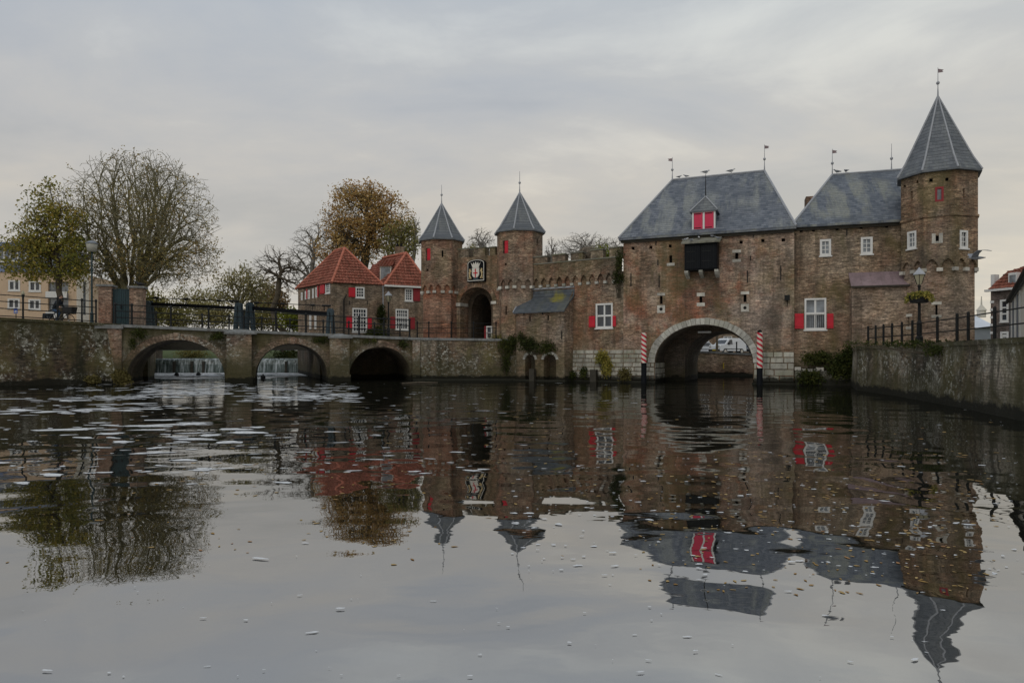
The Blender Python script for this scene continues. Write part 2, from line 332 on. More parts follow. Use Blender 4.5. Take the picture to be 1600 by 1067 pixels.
MT['blue_panel'] = mat_plain('blue_panel', (.18, .23, .36), .5, .1, 1)
MT['far_white'] = mat_plain('far_white', (.62, .66, .72), .7, .1, .6)
MT['cream'] = mat_plain('cream', (.62, .58, .50), .8, .08, 1, grime=.12)
MT['bark'] = mat_plain('bark', (.085, .068, .045), .95, .4, 3, bumpd=.02)
MT['bark_green'] = mat_plain('bark_green', (.20, .18, .10), .95, .4, 3, bumpd=.02)
MT['bark_pale'] = mat_plain('bark_pale', (.24, .22, .195), .95, .35, 3, bumpd=.02)
MT['leaf_green'] = mat_leaf('leaf_green', [(.09, .105, .025), (.20, .20, .045), (.36, .30, .065), (.42, .28, .07)])
MT['leaf_sparse'] = mat_leaf('leaf_sparse', [(.22, .20, .065), (.34, .29, .10), (.36, .26, .10), (.30, .16, .075)])
MT['leaf_autumn'] = mat_leaf('leaf_autumn', [(.36, .29, .11), (.49, .34, .13), (.50, .30, .11), (.38, .21, .085)])
MT['leaf_olive'] = mat_leaf('leaf_olive', [(.14, .14, .045), (.23, .21, .07), (.31, .25, .09)])
MT['leaf_willow'] = mat_leaf('leaf_willow', [(.19, .175, .075), (.28, .25, .10), (.35, .27, .12)])
MT['leaf_tan'] = mat_leaf('leaf_tan', [(.16, .11, .055), (.23, .15, .075), (.28, .19, .09)])
MT['leaf_ivy'] = mat_leaf('leaf_ivy', [(.012, .018, .005), (.03, .042, .010), (.06, .07, .016), (.10, .095, .02)])
MT['leaf_lime'] = mat_leaf('leaf_lime', [(.12, .15, .02), (.2, .22, .03), (.28, .26, .04)])
MT['leaf_fallen'] = mat_leaf('leaf_fallen', [(.22, .10, .03), (.33, .20, .06), (.42, .30, .13), (.25, .07, .03)], 0)
MT['reed'] = mat_leaf('reed', [(.10, .085, .03), (.17, .14, .05), (.09, .09, .025)])
MT['water'] = mat_water('water')
MT['skin'] = mat_plain('skin', (.5, .3, .22), .6, .1, 5, bumpd=0)
MT['coat'] = mat_plain('coat', (.016, .022, .03), .85, .3, 6); MT['jeans'] = mat_plain('jeans', (.03, .07, .14), .85, .3, 6)
MT['hair'] = mat_plain('hair', (.05, .035, .025), .8, .3, 9); MT['rubber'] = mat_plain('rubber', (.012, .012, .012), .7, .2, 9)
MT['shoe'] = mat_plain('shoe', (.6, .6, .6), .7, .1, 9)
MT['car_white'] = mat_plain('car_white', (.66, .68, .70), .25, .04, 1, spec=.6, bumpd=0)
MT['car_blue'] = mat_plain('car_blue', (.02, .03, .06), .25, .1, 1, spec=.6, bumpd=0)
MT['chrome'] = mat_plain('chrome', (.5, .5, .5), .3, .1, 3, metal=1, bumpd=0)
MT['feather'] = mat_plain('feather', (.62, .62, .62), .8, .15, 9, bumpd=0); MT['feather_grey'] = mat_plain('feather_grey', (.22, .23, .25), .8, .3, 9, bumpd=0)
MT['feather_black'] = mat_plain('feather_black', (.02, .02, .022), .7, .3, 9, bumpd=0)
MT['lamp_glass'] = mat_plain('lamp_glass', (.36, .33, .22), .35, .1, 3, bumpd=0)
MT['lamp_shade'] = mat_plain('lamp_shade', (.34, .33, .28), .4, .06, 3, bumpd=0)
MT['gold'] = mat_plain('gold', (.55, .42, .22), .6, .25, 20); MT['ivory'] = mat_plain('ivory', (.68, .65, .57), .6, .15, 20)
MT['sign_blue'] = mat_plain('sign_blue', (.03, .09, .42), .5, .05, 3, bumpd=0)
MT['yellow'] = mat_plain('yellow', (.55, .40, .02), .6, .2, 3)

# ------------------------------------------------------------------ geometry helpers
ROOT = {}
def settag(o, label=None, cat=None, group=None, kind=None):
    if label: o['label'] = label
    if cat: o['category'] = cat
    if group: o['group'] = group
    if kind: o['kind'] = kind
    return o
def thing(name, label, cat, loc=(0, 0, 0), rz=0.0, group=None, kind=None):
    o = bpy.data.objects.new(name, None); COL.objects.link(o); o.empty_display_size = .3
    o.location = loc; o.rotation_euler = (0, 0, rz); ROOT[o] = (Vector(loc), rz)
    return settag(o, label, cat, group, kind)

def auto_uv(me):
    nl = len(me.loops)
    if nl == 0: return
    uvl = me.uv_layers.new(name='UVMap')
    co = np.empty(len(me.vertices)*3, 'f'); me.vertices.foreach_get('co', co); co = co.reshape(-1, 3)
    li = np.empty(nl, 'i'); me.loops.foreach_get('vertex_index', li)
    npol = len(me.polygons)
    nrm = np.empty(npol*3, 'f'); me.polygons.foreach_get('normal', nrm); nrm = nrm.reshape(-1, 3)
    tot = np.empty(npol, 'i'); me.polygons.foreach_get('loop_total', tot)
    pi = np.repeat(np.arange(npol), tot); n = nrm[pi]; p = co[li]
    t = np.stack([-n[:, 1], n[:, 0], np.zeros(nl)], 1); ln = np.linalg.norm(t, axis=1)
    flat = ln < .08
    t[~flat] /= ln[~flat][:, None]; t[flat] = (1, 0, 0)
    b = np.cross(n, t)
    uv = np.stack([(p*t).sum(1), (p*b).sum(1)], 1).astype('f')
    uvl.data.foreach_set('uv', uv.ravel())

class M:
    """collects geometry; build() links it as one mesh object"""
    def __init__(s, fr=None): s.v = []; s.f = []; s.fr = fr
    def add(s, pts):
        i = len(s.v); s.v.extend([tuple(p) for p in pts]); return list(range(i, i+len(pts)))
    def poly(s, pts): s.f.append(tuple(s.add(pts))); return s
    def box(s, x0, x1, y0, y1, z0, z1):
        i = s.add([(x0, y0, z0), (x1, y0, z0), (x1, y1, z0), (x0, y1, z0), (x0, y0, z1), (x1, y0, z1), (x1, y1, z1), (x0, y1, z1)])
        for q in ((0, 3, 2, 1), (4, 5, 6, 7), (0, 1, 5, 4), (1, 2, 6, 5), (2, 3, 7, 6), (3, 0, 4, 7)): s.f.append(tuple(i[k] for k in q))
        return s
    def tube(s, p0, p1, r0, r1=None, n=8, caps=True):
        return s.path([p0, p1], [r0, r0 if r1 is None else r1], n, caps)
    def path(s, pts, rad, n=8, caps=True):
        pts = [Vector(p) for p in pts]
        if not hasattr(rad, '__len__'): rad = [rad]*len(pts)
        rings = []; ref = None
        for k, p in enumerate(pts):
            d = (pts[min(k+1, len(pts)-1)]-pts[max(k-1, 0)]).normalized()
            if ref is None: ref = Vector((1, 0, 0)) if abs(d.x) < .8 else Vector((0, 1, 0))
            a = (ref-d*ref.dot(d)).normalized(); b = d.cross(a); ref = a
            rings.append(s.add([p+(a*math.cos(2*math.pi*j/n)+b*math.sin(2*math.pi*j/n))*rad[k] for j in range(n)]))
        for A, B in zip(rings, rings[1:]):
            for j in range(n): s.f.append((A[j], A[(j+1) % n], B[(j+1) % n], B[j]))
        if caps: s.f.append(tuple(reversed(rings[0]))); s.f.append(tuple(rings[-1]))
        return s
    def lathe(s, prof, c=(0, 0, 0), n=12, rot=0.0, caps=True):
        rings = [s.add([(c[0]+r*math.cos(rot+2*math.pi*j/n), c[1]+r*math.sin(rot+2*math.pi*j/n), c[2]+z) for j in range(n)]) for r, z in prof]
        for A, B in zip(rings, rings[1:]):
            for j in range(n): s.f.append((A[j], A[(j+1) % n], B[(j+1) % n], B[j]))
        if caps: s.f.append(tuple(reversed(rings[0]))); s.f.append(tuple(rings[-1]))
        return s
    def prism(s, poly, fn, d0, d1):
        """poly: 2d points (a,b); fn(a,b,d) -> 3d; extruded d0..d1"""
        A = s.add([fn(a, b, d0) for a, b in poly]); B = s.add([fn(a, b, d1) for a, b in poly]); n = len(poly)
        s.f.append(tuple(A)); s.f.append(tuple(reversed(B)))
        for j in range(n): s.f.append((A[(j+1) % n], A[j], B[j], B[(j+1) % n]))
        return s
    def sphere(s, c, r, nu=10, nv=7, sc=(1, 1, 1)):
        rings = []
        for k in range(1, nv):
            t = math.pi*k/nv
            rings.append(s.add([(c[0]+sc[0]*r*math.sin(t)*math.cos(2*math.pi*j/nu), c[1]+sc[1]*r*math.sin(t)*math.sin(2*math.pi*j/nu), c[2]+sc[2]*r*math.cos(t)) for j in range(nu)]))
        top = s.add([(c[0], c[1], c[2]+sc[2]*r)])[0]; bot = s.add([(c[0], c[1], c[2]-sc[2]*r)])[0]
        for A, B in zip(rings, rings[1:]):
            for j in range(nu): s.f.append((A[j], B[j], B[(j+1) % nu], A[(j+1) % nu]))
        for j in range(nu):
            s.f.append((top, rings[0][j], rings[0][(j+1) % nu])); s.f.append((bot, rings[-1][(j+1) % nu], rings[-1][j]))
        return s
    def build(s, name, mat, parent=None, space='L', smooth=False):
        """space L: local to the root; F: frame coords (s, off, world z); W: world coords"""
        v = s.v
        root = parent
        while root is not None and root not in ROOT: root = root.parent
        if root is not None and space != 'L':
            loc, rz = ROOT[root]
            if space == 'F': v = [(x, y, z-loc.z) for x, y, z in v]
            else:
                c, sn = math.cos(-rz), math.sin(-rz)
                v = [((x-loc.x)*c-(y-loc.y)*sn, (x-loc.x)*sn+(y-loc.y)*c, z-loc.z) for x, y, z in v]
        me = bpy.data.meshes.new(name); me.from_pydata(v, [], s.f); me.update()
        auto_uv(me)
        if mat is not None: me.materials.append(MT[mat] if isinstance(mat, str) else mat)
        if smooth: me.polygons.foreach_set('use_smooth', [True]*len(me.polygons))
        o = bpy.data.objects.new(name, me); COL.objects.link(o)
        if parent is not None: o.parent = parent
        return o

def np_mesh(name, V, F, mat, parent=None, rnd=None, off=None, smooth=False):
    """fast mesh from arrays V (n,3), F (m,k); rnd: per-face random attribute"""
    V = np.asarray(V, 'f'); F = np.asarray(F, 'i')
    if off is not None: V = V-np.asarray(off, 'f')
    me = bpy.data.meshes.new(name); m, k = F.shape
    me.vertices.add(len(V)); me.vertices.foreach_set('co', V.ravel())
    me.loops.add(m*k); me.loops.foreach_set('vertex_index', F.ravel())
    me.polygons.add(m); me.polygons.foreach_set('loop_start', np.arange(0, m*k, k, dtype='i'))
    me.update(calc_edges=True)
    if rnd is not None:
        a = me.attributes.new('rnd', 'FLOAT', 'FACE'); a.data.foreach_set('value', np.asarray(rnd, 'f'))
    if smooth: me.polygons.foreach_set('use_smooth', np.ones(m, bool))
    me.materials.append(MT[mat]); o = bpy.data.objects.new(name, me); COL.objects.link(o)
    if parent is not None: o.parent = parent
    return o

def at(px, py, d):
    return Vector(((px-CX)/FPX*d, d, CAM_H+(HY-py)/FPX*d))
def on_level(px, py, z):
    d = (CAM_H-z)*FPX/(py-HY); return at(px, py, d)

class Frame:
    """vertical plane through two ground points; coords s (along, to the right), off (inward, away from viewer), z (world)"""
    def __init__(s, A, B=None, u=None, zb=0.0):
        s.O = Vector((A[0], A[1])); s.zb = zb
        s.u = (Vector((B[0]-A[0], B[1]-A[1])) if u is None else Vector(u)).normalized()
        s.n = Vector((-s.u.y, s.u.x)); s.rz = math.atan2(s.u.y, s.u.x)
        s.L = 0 if B is None else (Vector((B[0]-A[0], B[1]-A[1]))).length
    def px(s, px, py=HY, off=0.0):
        a, b = (px-CX)/FPX, (HY-py)/FPX
        t = (s.n.dot(s.O)+off)/(s.n.x*a+s.n.y)
        return (Vector((a*t, t))-s.O).dot(s.u), CAM_H+b*t
    def rect(s, x0, y0, x1, y1, off=0.0):
        """pixel box -> s0,s1,z0,z1 (z from the box centre column)"""
        s0, s1 = s.px(x0, y0, off)[0], s.px(x1, y0, off)[0]; xm = (x0+x1)/2
        return s0, s1, s.px(xm, y1, off)[1], s.px(xm, y0, off)[1]
    def w(s, a, off, z):
        p = s.O+s.u*a+s.n*off; return Vector((p.x, p.y, z))
    def root(s, name, label, cat, **k):
        return thing(name, label, cat, (s.O.x, s.O.y, s.zb), s.rz, **k)
def gp(px, d): return ((px-CX)/FPX*d, d)

def arch_h(a, x):
    sa, sb, zb, zs, zc, kind = a[:6]; c, r = (sa+sb)/2, (sb-sa)/2
    t = max(-1, min(1, (x-c)/r))
    if kind == 'ellipse': return zs+(zc-zs)*math.sqrt(max(0, 1-t*t))
    return zs+(zc-zs)*(1-abs(t)**1.7)

def wall(m, x0, x1, z0, z1, holes=(), arches=(), depth=.3, T=None, nseg=14, off=0.0):
    """brick face with real openings and reveals. z0/z1 numbers or functions of s"""
    T = T or (lambda a, o, z: (a, o, z))
    f0 = z0 if callable(z0) else (lambda x: z0); f1 = z1 if callable(z1) else (lambda x: z1)
    bp = {x0, x1}
    for h in holes: bp.update((max(x0, h[0]), min(x1, h[1])))
    for a in arches:
        c, r = (a[0]+a[1])/2, (a[1]-a[0])/2
        bp.update(max(x0, min(x1, c-r*math.cos(math.pi*k/nseg))) for k in range(nseg+1))
    bp = sorted(bp)
    for xa, xb in zip(bp, bp[1:]):
        if xb-xa < 1e-5: continue
        mid = (xa+xb)/2; blk = []
        for h in holes:
            if h[0] <= mid <= h[1]: blk.append((h[2], h[2], h[3], h[3]))
        for a in arches:
            if a[0] <= mid <= a[1]: blk.append((a[2], a[2], arch_h(a, xa), arch_h(a, xb)))
        blk.sort(); ca, cb = f0(xa), f0(xb)
        for la, lb, ha, hb in blk:
            if la > ca+1e-4: m.poly([T(xa, off, ca), T(xb, off, cb), T(xb, off, lb), T(xa, off, la)])
            ca, cb = ha, hb
        m.poly([T(xa, off, ca), T(xb, off, cb), T(xb, off, f1(xb)), T(xa, off, f1(xa))])
    for h in holes:
        d = off+(h[4] if len(h) > 4 else depth); a, b, c, e = h[:4]
        for p, q in (((a, c), (a, e)), ((a, e), (b, e)), ((b, e), (b, c)), ((b, c), (a, c))):
            m.poly([T(p[0], off, p[1]), T(q[0], off, q[1]), T(q[0], d, q[1]), T(p[0], d, p[1])])
    for a in arches:
        d = off+(a[6] if len(a) > 6 else depth); c, r = (a[0]+a[1])/2, (a[1]-a[0])/2
        xs = [c-r*math.cos(math.pi*k/nseg) for k in range(nseg+1)]
        pts = [(a[0], a[2])]+[(x, arch_h(a, x)) for x in xs]+[(a[1], a[2])]
        for p, q in zip(pts, pts[1:]):
            if abs(p[0]-q[0])+abs(p[1]-q[1]) > 1e-4:
                m.poly([T(p[0], off, p[1]), T(q[0], off, q[1]), T(q[0], d, q[1]), T(p[0], d, p[1])])
    return m

def lining(m, T, a, d0, d1, nseg=24):
    """barrel lining of an arch between two depths"""
    c, r = (a[0]+a[1])/2, (a[1]-a[0])/2; xs = [c-r*math.cos(math.pi*k/nseg) for k in range(nseg+1)]
    pts = [(a[0], a[2])]+[(x, arch_h(a, x)) for x in xs]+[(a[1], a[2])]
    for p, q in zip(pts, pts[1:]):
        if abs(p[0]-q[0])+abs(p[1]-q[1]) > 1e-4: m.poly([T(p[0], d0, p[1]), T(q[0], d0, q[1]), T(q[0], d1, q[1]), T(p[0], d1, p[1])])
    return m

def fbox(m, fr, s0, s1, o0, o1, z0, z1):
    i = m.add([fr.w(a, o, z) for z in (z0, z1) for a, o in ((s0, o0), (s1, o0), (s1, o1), (s0, o1))])
    for q in ((0, 3, 2, 1), (4, 5, 6, 7), (0, 1, 5, 4), (1, 2, 6, 5), (2, 3, 7, 6), (3, 0, 4, 7)): m.f.append(tuple(i[k] for k in q))
    return m
def part_box(name, mat, parent, fr, s0, s1, o0, o1, z0, z1):
    return fbox(M(), fr, s0, s1, o0, o1, z0, z1).build(name, mat, parent, 'W')

# ================================================================== THE SETTING
def sheet(name, mat, pts, z, label=None):
    m = M()
    m.poly([(p[0], p[1], p[2] if len(p) > 2 else z) for p in pts])
    o = m.build(name, mat); o['kind'] = 'structure'; return o
def land(name, mat, pts, z, zb=-1.4):
    m = M(); top = [(p[0], p[1], z) for p in pts]; m.poly(top)
    for a, b in zip(top, top[1:]+top[:1]): m.poly([(a[0], a[1], zb), (b[0], b[1], zb), b, a])
    o = m.build(name, mat); o['kind'] = 'structure'; return o

QL = [gp(-420, 30.2), gp(0, 34.8), gp(190, 37.4)]                    # left quay line
BR = Frame(gp(190, 37.4), gp(645, 42.7), zb=-.6)                      # bridge face
DECK = lambda s: 3.26-.57*max(0, min(1, s/BR.L))
QR = [gp(1342, 30.4), gp(1400, 26.2), gp(1500, 20.3), gp(1600, 16.0), (11.1, 12.0), (10.4, 6.0), (10.2, -20)]
QRZ = 1.96

ground = sheet('ground', 'earth', [(-3000, -3000), (3000, -3000), (3000, 4000), (-3000, 4000)], -1.4)
m = M()
for x0, x1, y0, y1 in ((-3000, -80, -3000, 4000), (60, 3000, -3000, 4000), (-80, 60, 110, 4000), (-80, 60, -3000, -60)):
    m.poly([(x0, y0, 1.6), (x1, y0, 1.6), (x1, y1, 1.6), (x0, y1, 1.6)])
o = m.build('terrain', 'grass'); o['kind'] = 'structure'
o = sheet('water', 'water', [(-80, -60), (60, -60), (60, 63.2), (-80, 63.2)], 0.0)
o = sheet('upstream_water', 'water', [(-38, 63.35), (-17, 63.35), (-15, 82), (-50, 82)], 1.33)
def off_line(pts, d):
    out = []
    for k, p in enumerate(pts):
        a = Vector(pts[max(0, k-1)]); b = Vector(pts[min(len(pts)-1, k+1)]); t = (b-a).normalized()
        out.append((p[0]-t.y*d, p[1]+t.x*d))
    return out
b0 = BR.w(0, 5.2, 0)
land('left_bank', 'gravel', off_line(QL, .25)+[(b0.x-.3, b0.y), (-32.9, 63.0), (-37, 66), (-56, 110), (-80, 110), (-80, 20)], 3.22)
b1 = BR.w(10.9, 5.25, 0); b2 = BR.w(BR.L-.05, 5.25, 0)
land('forecourt', 'gravel', [(b1.x, b1.y), (b2.x, b2.y), (-5.95, 43.3), (.4, 43.6), (2.0, 43.7), (6.6, 40.7), (9.6, 48.2), (11.0, 53.6), (11, 58), (-8, 80), (-18, 80), (-19.7, 63)], 2.6)
land('town_street', 'asphalt', [(11.02, 53.6), (60, 52.6), (60, 110), (-8, 110), (-8, 80.02), (11.02, 58)], 1.8)
land('street_right', 'gravel', [(18.2, 36.2), (15.75, 30.55)]+[(p[0]+.35, p[1]+.08) for p in QR[1:]]+[(60, -20), (60, 49.58), (24, 49.58), (19.5, 39)], 1.9)
m = M()   # grassy bank behind the weir pool
g = [[(x, y, z+random.uniform(-.08, .08)) for x in np.linspace(-62, -4, 22)] for y, z in ((77, 1.1), (80, 1.6), (84, 2.0), (90, 2.3), (111, 2.4))]
for ra, rb in zip(g, g[1:]):
    for k in range(21): m.poly([ra[k], ra[k+1], rb[k+1], rb[k]])
o = m.build('grass_bank', 'grass', smooth=True); o['kind'] = 'structure'

# ================================================================== window / shutter helpers
def window(parent, fr, r, nx, ny, depth=.12, fw=.08, bw=.035, glass='glass', frame='white', transom=None, sill=True, proud=.025):
    s0, s1, z0, z1 = r; m = M()
    for a, b, c, d in ((s0, s0+fw, z0, z1), (s1-fw, s1, z0, z1), (s0+fw, s1-fw, z1-fw, z1), (s0+fw, s1-fw, z0, z0+fw)):
        fbox(m, fr, a, b, -proud, depth, c, d)
    w = m.build('window', frame, parent, 'W')
    m = M(); a0, a1, c0, c1 = s0+fw, s1-fw, z0+fw, z1-fw
    for k in range(1, nx):
        x = a0+(a1-a0)*k/nx; fbox(m, fr, x-bw/2, x+bw/2, depth*.2, depth*.6, c0, c1)
    zs = [c0+(c1-c0)*k/ny for k in range(1, ny)]
    for z in zs: fbox(m, fr, a0, a1, depth*.22, depth*.58, z-bw/2, z+bw/2)
    if transom is not None:
        z = c0+(c1-c0)*transom; fbox(m, fr, a0, a1, -.01, depth*.7, z-.05, z+.05)
    if m.f: m.build('glazing_bar', frame, w, 'W')
    one = nx*ny > 6; nx_, ny_ = (1, 1) if one else (nx, ny)      # panes that can be told apart are pieces of their own
    for i in range(nx_):
        for j in range(ny_):
            p0, p1, q0, q1 = a0+(a1-a0)*i/nx_, a0+(a1-a0)*(i+1)/nx_, c0+(c1-c0)*j/ny_, c0+(c1-c0)*(j+1)/ny_; t_ = random.uniform(-.006, .006)
            m = M(); m.poly([fr.w(p0, depth*.5+t_, q0), fr.w(p1, depth*.5-t_, q0), fr.w(p1, depth*.5-t_, q1), fr.w(p0, depth*.5+t_, q1)]); m.build('pane', glass, w, 'W')
    if sill: fbox(M(), fr, s0-.05, s1+.05, -.07, .02, z0-.07, z0-.003).build('sill', frame, w, 'W')
    return w
def shutter(parent, fr, r, mat='red', off=-.04):
    s0, s1, z0, z1 = r
    o = fbox(M(), fr, s0, s1, off-.045, off, z0, z1).build('shutter', mat, parent, 'W')
    m = M()
    for t in (.16, .84): fbox(m, fr, s0+.01, s1-.01, off-.065, off-.046, z0+(z1-z0)*t-.03, z0+(z1-z0)*t+.03)
    m.build('batten', mat, o, 'W'); return o
def recess(parent, fr, r, depth=.3, mat='dark', name='opening_back', margin=.02):  # by default a black sheet standing for the shade inside
    s0, s1, z0, z1 = r; m = M()
    m.poly([fr.w(s0-margin, depth, z0-margin), fr.w(s1+margin, depth, z0-margin), fr.w(s1+margin, depth, z1+margin), fr.w(s0-margin, depth, z1+margin)])
    return m.build(name, mat, parent, 'W')
def anchor(parent, fr, px, y0, y1):
    s, z1 = fr.px(px, y0); z0 = fr.px(px, y1)[1]
    return fbox(M(), fr, s-.025, s+.025, -.05, .01, z0, z1).build('wall_anchor', 'iron', parent, 'W')
def slit_rect(fr, px, y0, y1, w=.16):
    s, z1 = fr.px(px, y0); z0 = fr.px(px, y1)[1]; return (s-w/2, s+w/2, z0, z1)
def dress(parent, fr, r, h=.16, over=.14, top=True, bottom=True):
    s0, s1, z0, z1 = r
    if top: part_box('lintel_stone', 'stone_light', parent, fr, s0-over, s1+over, -.02, .2, z1+.002, z1+h)
    if bottom: part_box('sill_stone', 'stone_light', parent, fr, s0-over, s1+over, -.02, .2, z0-h, z0-.002)
def gun_loop(parent, fr, px, y0, y1):
    """square stone with a flat black disc for the shade of its hole"""
    s, z = fr.px(px, (y0+y1)/2); h = (fr.px(px, y0)[1]-fr.px(px, y1)[1])/2
    o = part_box('loop_stone', 'stone_light', parent, fr, s-h, s+h, -.025, .2, z-h, z+h)
    m = M(); c = [fr.w(s+.42*h*math.cos(a), -.029, z+.42*h*math.sin(a)) for a in [2*math.pi*k/14 for k in range(14)]]
    d = [fr.w(s+.4*h*math.cos(a), .12, z+.4*h*math.sin(a)) for a in [2*math.pi*k/14 for k in range(14)]]
    m.poly(c); m.build('loop_shade', 'dark', o, 'W'); return o  # black disc on the stone face paints the shade of a bored hole
def ashlar(parent, fr, s0, s1, z0, z1, rh=.3, wmin=.45, wmax=1.0, mat='stone_base', skip=None, proud=(.02, .06)):
    n = max(1, round((z1-z0)/rh)); rh = (z1-z0)/n
    for k in range(n):
        za, zb = z0+k*rh, z0+(k+1)*rh; x = s0-random.uniform(0, .4)
        while x < s1:
            w = random.uniform(wmin, wmax); a, b = max(s0, x), min(s1, x+w); x += w
            if b-a < .12: continue
            if skip and skip(a, b, za, zb): continue
            g = .013; p = random.uniform(*proud); e = .02
            m = M(); q = [(a+g, za+g), (b-g, za+g), (b-g, zb-g), (a+g, zb-g)]
            jig = lambda: random.uniform(-.012, .012)
            A = m.add([fr.w(u+jig(), .02, v) for u, v in q]); B = m.add([fr.w(u+(e if u < (a+b)/2 else -e)+jig(), -p, v+(e if v < (za+zb)/2 else -e)+jig()) for u, v in q])
            m.f.append(tuple(B))
            for j in range(4): m.f.append((A[j], A[(j+1) % 4], B[(j+1) % 4], B[j]))
            m.build('stone_block', mat, parent, 'W')

def hip_roof(parent, fr, s0, s1, o0, o1, ze, r0, r1, zr, mat, name='roof', th=.13, rolls='lead', tile=None):
    """four eave corners, ridge r0..r1 ((s,off) each)"""
    E = [fr.w(s0, o0, ze), fr.w(s1, o0, ze), fr.w(s1, o1, ze), fr.w(s0, o1, ze)]
    A, B = fr.w(r0[0], r0[1], zr), fr.w(r1[0], r1[1], zr)
    m = M(); m.poly([E[0], E[1], B, A]); m.poly([E[2], E[3], A, B]); m.poly([E[1], E[2], B]); m.poly([E[3], E[0], A])
    D = [p-Vector((0, 0, th)) for p in E]
    for k in range(4): m.poly([D[k], D[(k+1) % 4], E[(k+1) % 4], E[k]])
    m.poly(list(reversed(D)))
    o = m.build(name, mat, parent, 'W')
    if rolls:
        up = Vector((0, 0, .02))
        for p, q, nm in ((A, B, 'ridge_roll'), (E[0], A, 'hip_roll'), (E[1], B, 'hip_roll'), (E[2], B, 'hip_roll'), (E[3], A, 'hip_roll')):
            M().tube(p+up, q+up, .065, n=6).build(nm, rolls, o, 'W')
    return o
def finial(parent, base, top_z, flag=0, ball=.45):
    """iron rod with knob and optional vane (flag -1 left, 1 right)"""
    x, y, z = base; H = top_z-z; m = M()
    m.path([(x, y, z-.1), (x, y, z+.3*H), (x, y, top_z)], [.05, .022, .012], 6)
    o = m.build('finial', 'lead', parent, 'W')
    M().sphere((x, y, z+ball*H), .085, 8, 6).build('finial_knob', 'lead', o, 'W')
    if flag:
        m = M(); f = [(0, 0), (.34*flag, .05), (.26*flag, .11), (.36*flag, .2), (0, .26)]
        m.prism([(a*.8, b*.75) for a, b in f], lambda a, b, d: (x+a, y+d, top_z-.26+b), -.012, .012); m.build('weather_vane', 'copper', o, 'W')
    return o

# ================================================================== WATER GATE
GA, GB = gp(974, 40.0), gp(1241, 36.4)
G = Frame(GA, GB, zb=-.6)
gate = G.root('water_gate', 'large brick water gate with broad stone arch and red dormer in its slate roof', 'gatehouse')
ZE = 8.28; GD = 8.5
asa, asb = G.px(1023, 560)[0], G.px(1177, 570)[0]; azc = G.px(1098, 507)[1]; azs = 1.15
ARCH = (asa, asb, -.6, azs, azc, 'ellipse', .3)
slits = [slit_rect(G, 1048, 399, 411), slit_rect(G, 1151, 395, 405), slit_rect(G, 1033, 462, 475), slit_rect(G, 1095, 463, 473), slit_rect(G, 1164, 460, 472)]
put = [(989, 388), (1017, 386.5), (1047, 384.5), (1158, 378.5), (1192, 376), (1224, 375)]
puth = []
for px, py in put:
    s, z = G.px(px, py); puth.append((s-.085, s+.085, z-.085, z+.085))
m = M(); wall(m, 0, G.L, -.6, ZE, slits+puth, [ARCH], .35, G.w, 28)
m.poly([G.w(0, 0, -.6), G.w(0, GD, -.6), G.w(0, GD, ZE), G.w(0, 0, ZE)]); m.poly([G.w(G.L, 0, -.6), G.w(G.L, GD, -.6), G.w(G.L, GD, ZE), G.w(G.L, 0, ZE)])
m.build('wall', 'brick_gate', gate, 'W')
m = M(); inner = (asa+1.25, asb-.2, -.6, azs-.1, azc-.28, 'ellipse', 5.5)
wall(m, asa-.6, asb+.6, -.6, azc+.6, [], [inner], .3, G.w, 20, off=3.0)
wall(m, 0, G.L, -.6, ZE, [], [inner[:6]+(.02,)], .3, G.w, 20, off=GD)
lining(m, G.w, ARCH, .3, 3.0, 28)
m.build('inner_vault', 'brick_shaded', gate, 'W')
for r in slits+puth: recess(gate, G, r, .34)
dress(gate, G, slits[0], top=False); dress(gate, G, slits[1]); dress(gate, G, slits[3], h=.2); dress(gate, G, slits[2], bottom=False); dress(gate, G, slits[4], bottom=False)
gun_loop(gate, G, 1033, 477, 489); gun_loop(gate, G, 1164, 475, 487)
for a in ((1025, 376, 383), (1028, 406, 415), (986, 427, 447), (1030, 431, 449), (1168, 423, 442), (1220, 415, 438), (1177, 362, 371), (1173, 400, 407), (1240, 430, 450)):
    if a[0] < 1240: anchor(gate, G, *a)
# arch stones
nV = 31; c, a_, b_ = (asa+asb)/2, (asb-asa)/2, azc-azs
def epi(t, e): # ellipse point offset by e
    x, z = -math.cos(t)*a_, math.sin(t)*b_; nx, nz = -math.cos(t)/a_, math.sin(t)/b_; l = math.hypot(nx, nz)
    return c+x+e*nx/l, azs+z+e*nz/l
ts = np.linspace(-.0, math.pi, 721); arc = [0]
for k in range(720):
    p, q = epi(ts[k], 0), epi(ts[k+1], 0); arc.append(arc[-1]+math.hypot(q[0]-p[0], q[1]-p[1]))
for k in range(nV):
    t0, t1 = np.interp([arc[-1]*k/nV, arc[-1]*(k+1)/nV], arc, ts); e = .36+random.uniform(-.02, .03)
    g = .0035; pr = random.uniform(.045, .07)
    q = [epi(t0+g, 0), epi(t1-g, 0), epi(t1-g, e), epi(t0+g, e)]
    M().prism(q, lambda u, v, d: G.w(u, d, v), -pr, .2).build('arch_stone', 'stone', gate, 'W')
sk = lambda a, b, za, zb: False
sL = G.px(1010, 560)[0]
ashlar(gate, G, 0, asa-.02, .12, 1.15, .26); ashlar(gate, G, 0, sL-.15, 1.15, 1.9, .26)
ashlar(gate, G, asb+.02, G.L, .12, 1.15, .3, wmin=.5, wmax=1.1); ashlar(gate, G, asb+.5, G.L, 1.15, 1.75, .3)
part_box('plinth', 'stone_dark', gate, G, 0, asa+.05, -.22, .0, -.6, .1); part_box('plinth', 'stone_dark', gate, G, asb-.05, G.L+.1, -.22, .0, -.6, .1)
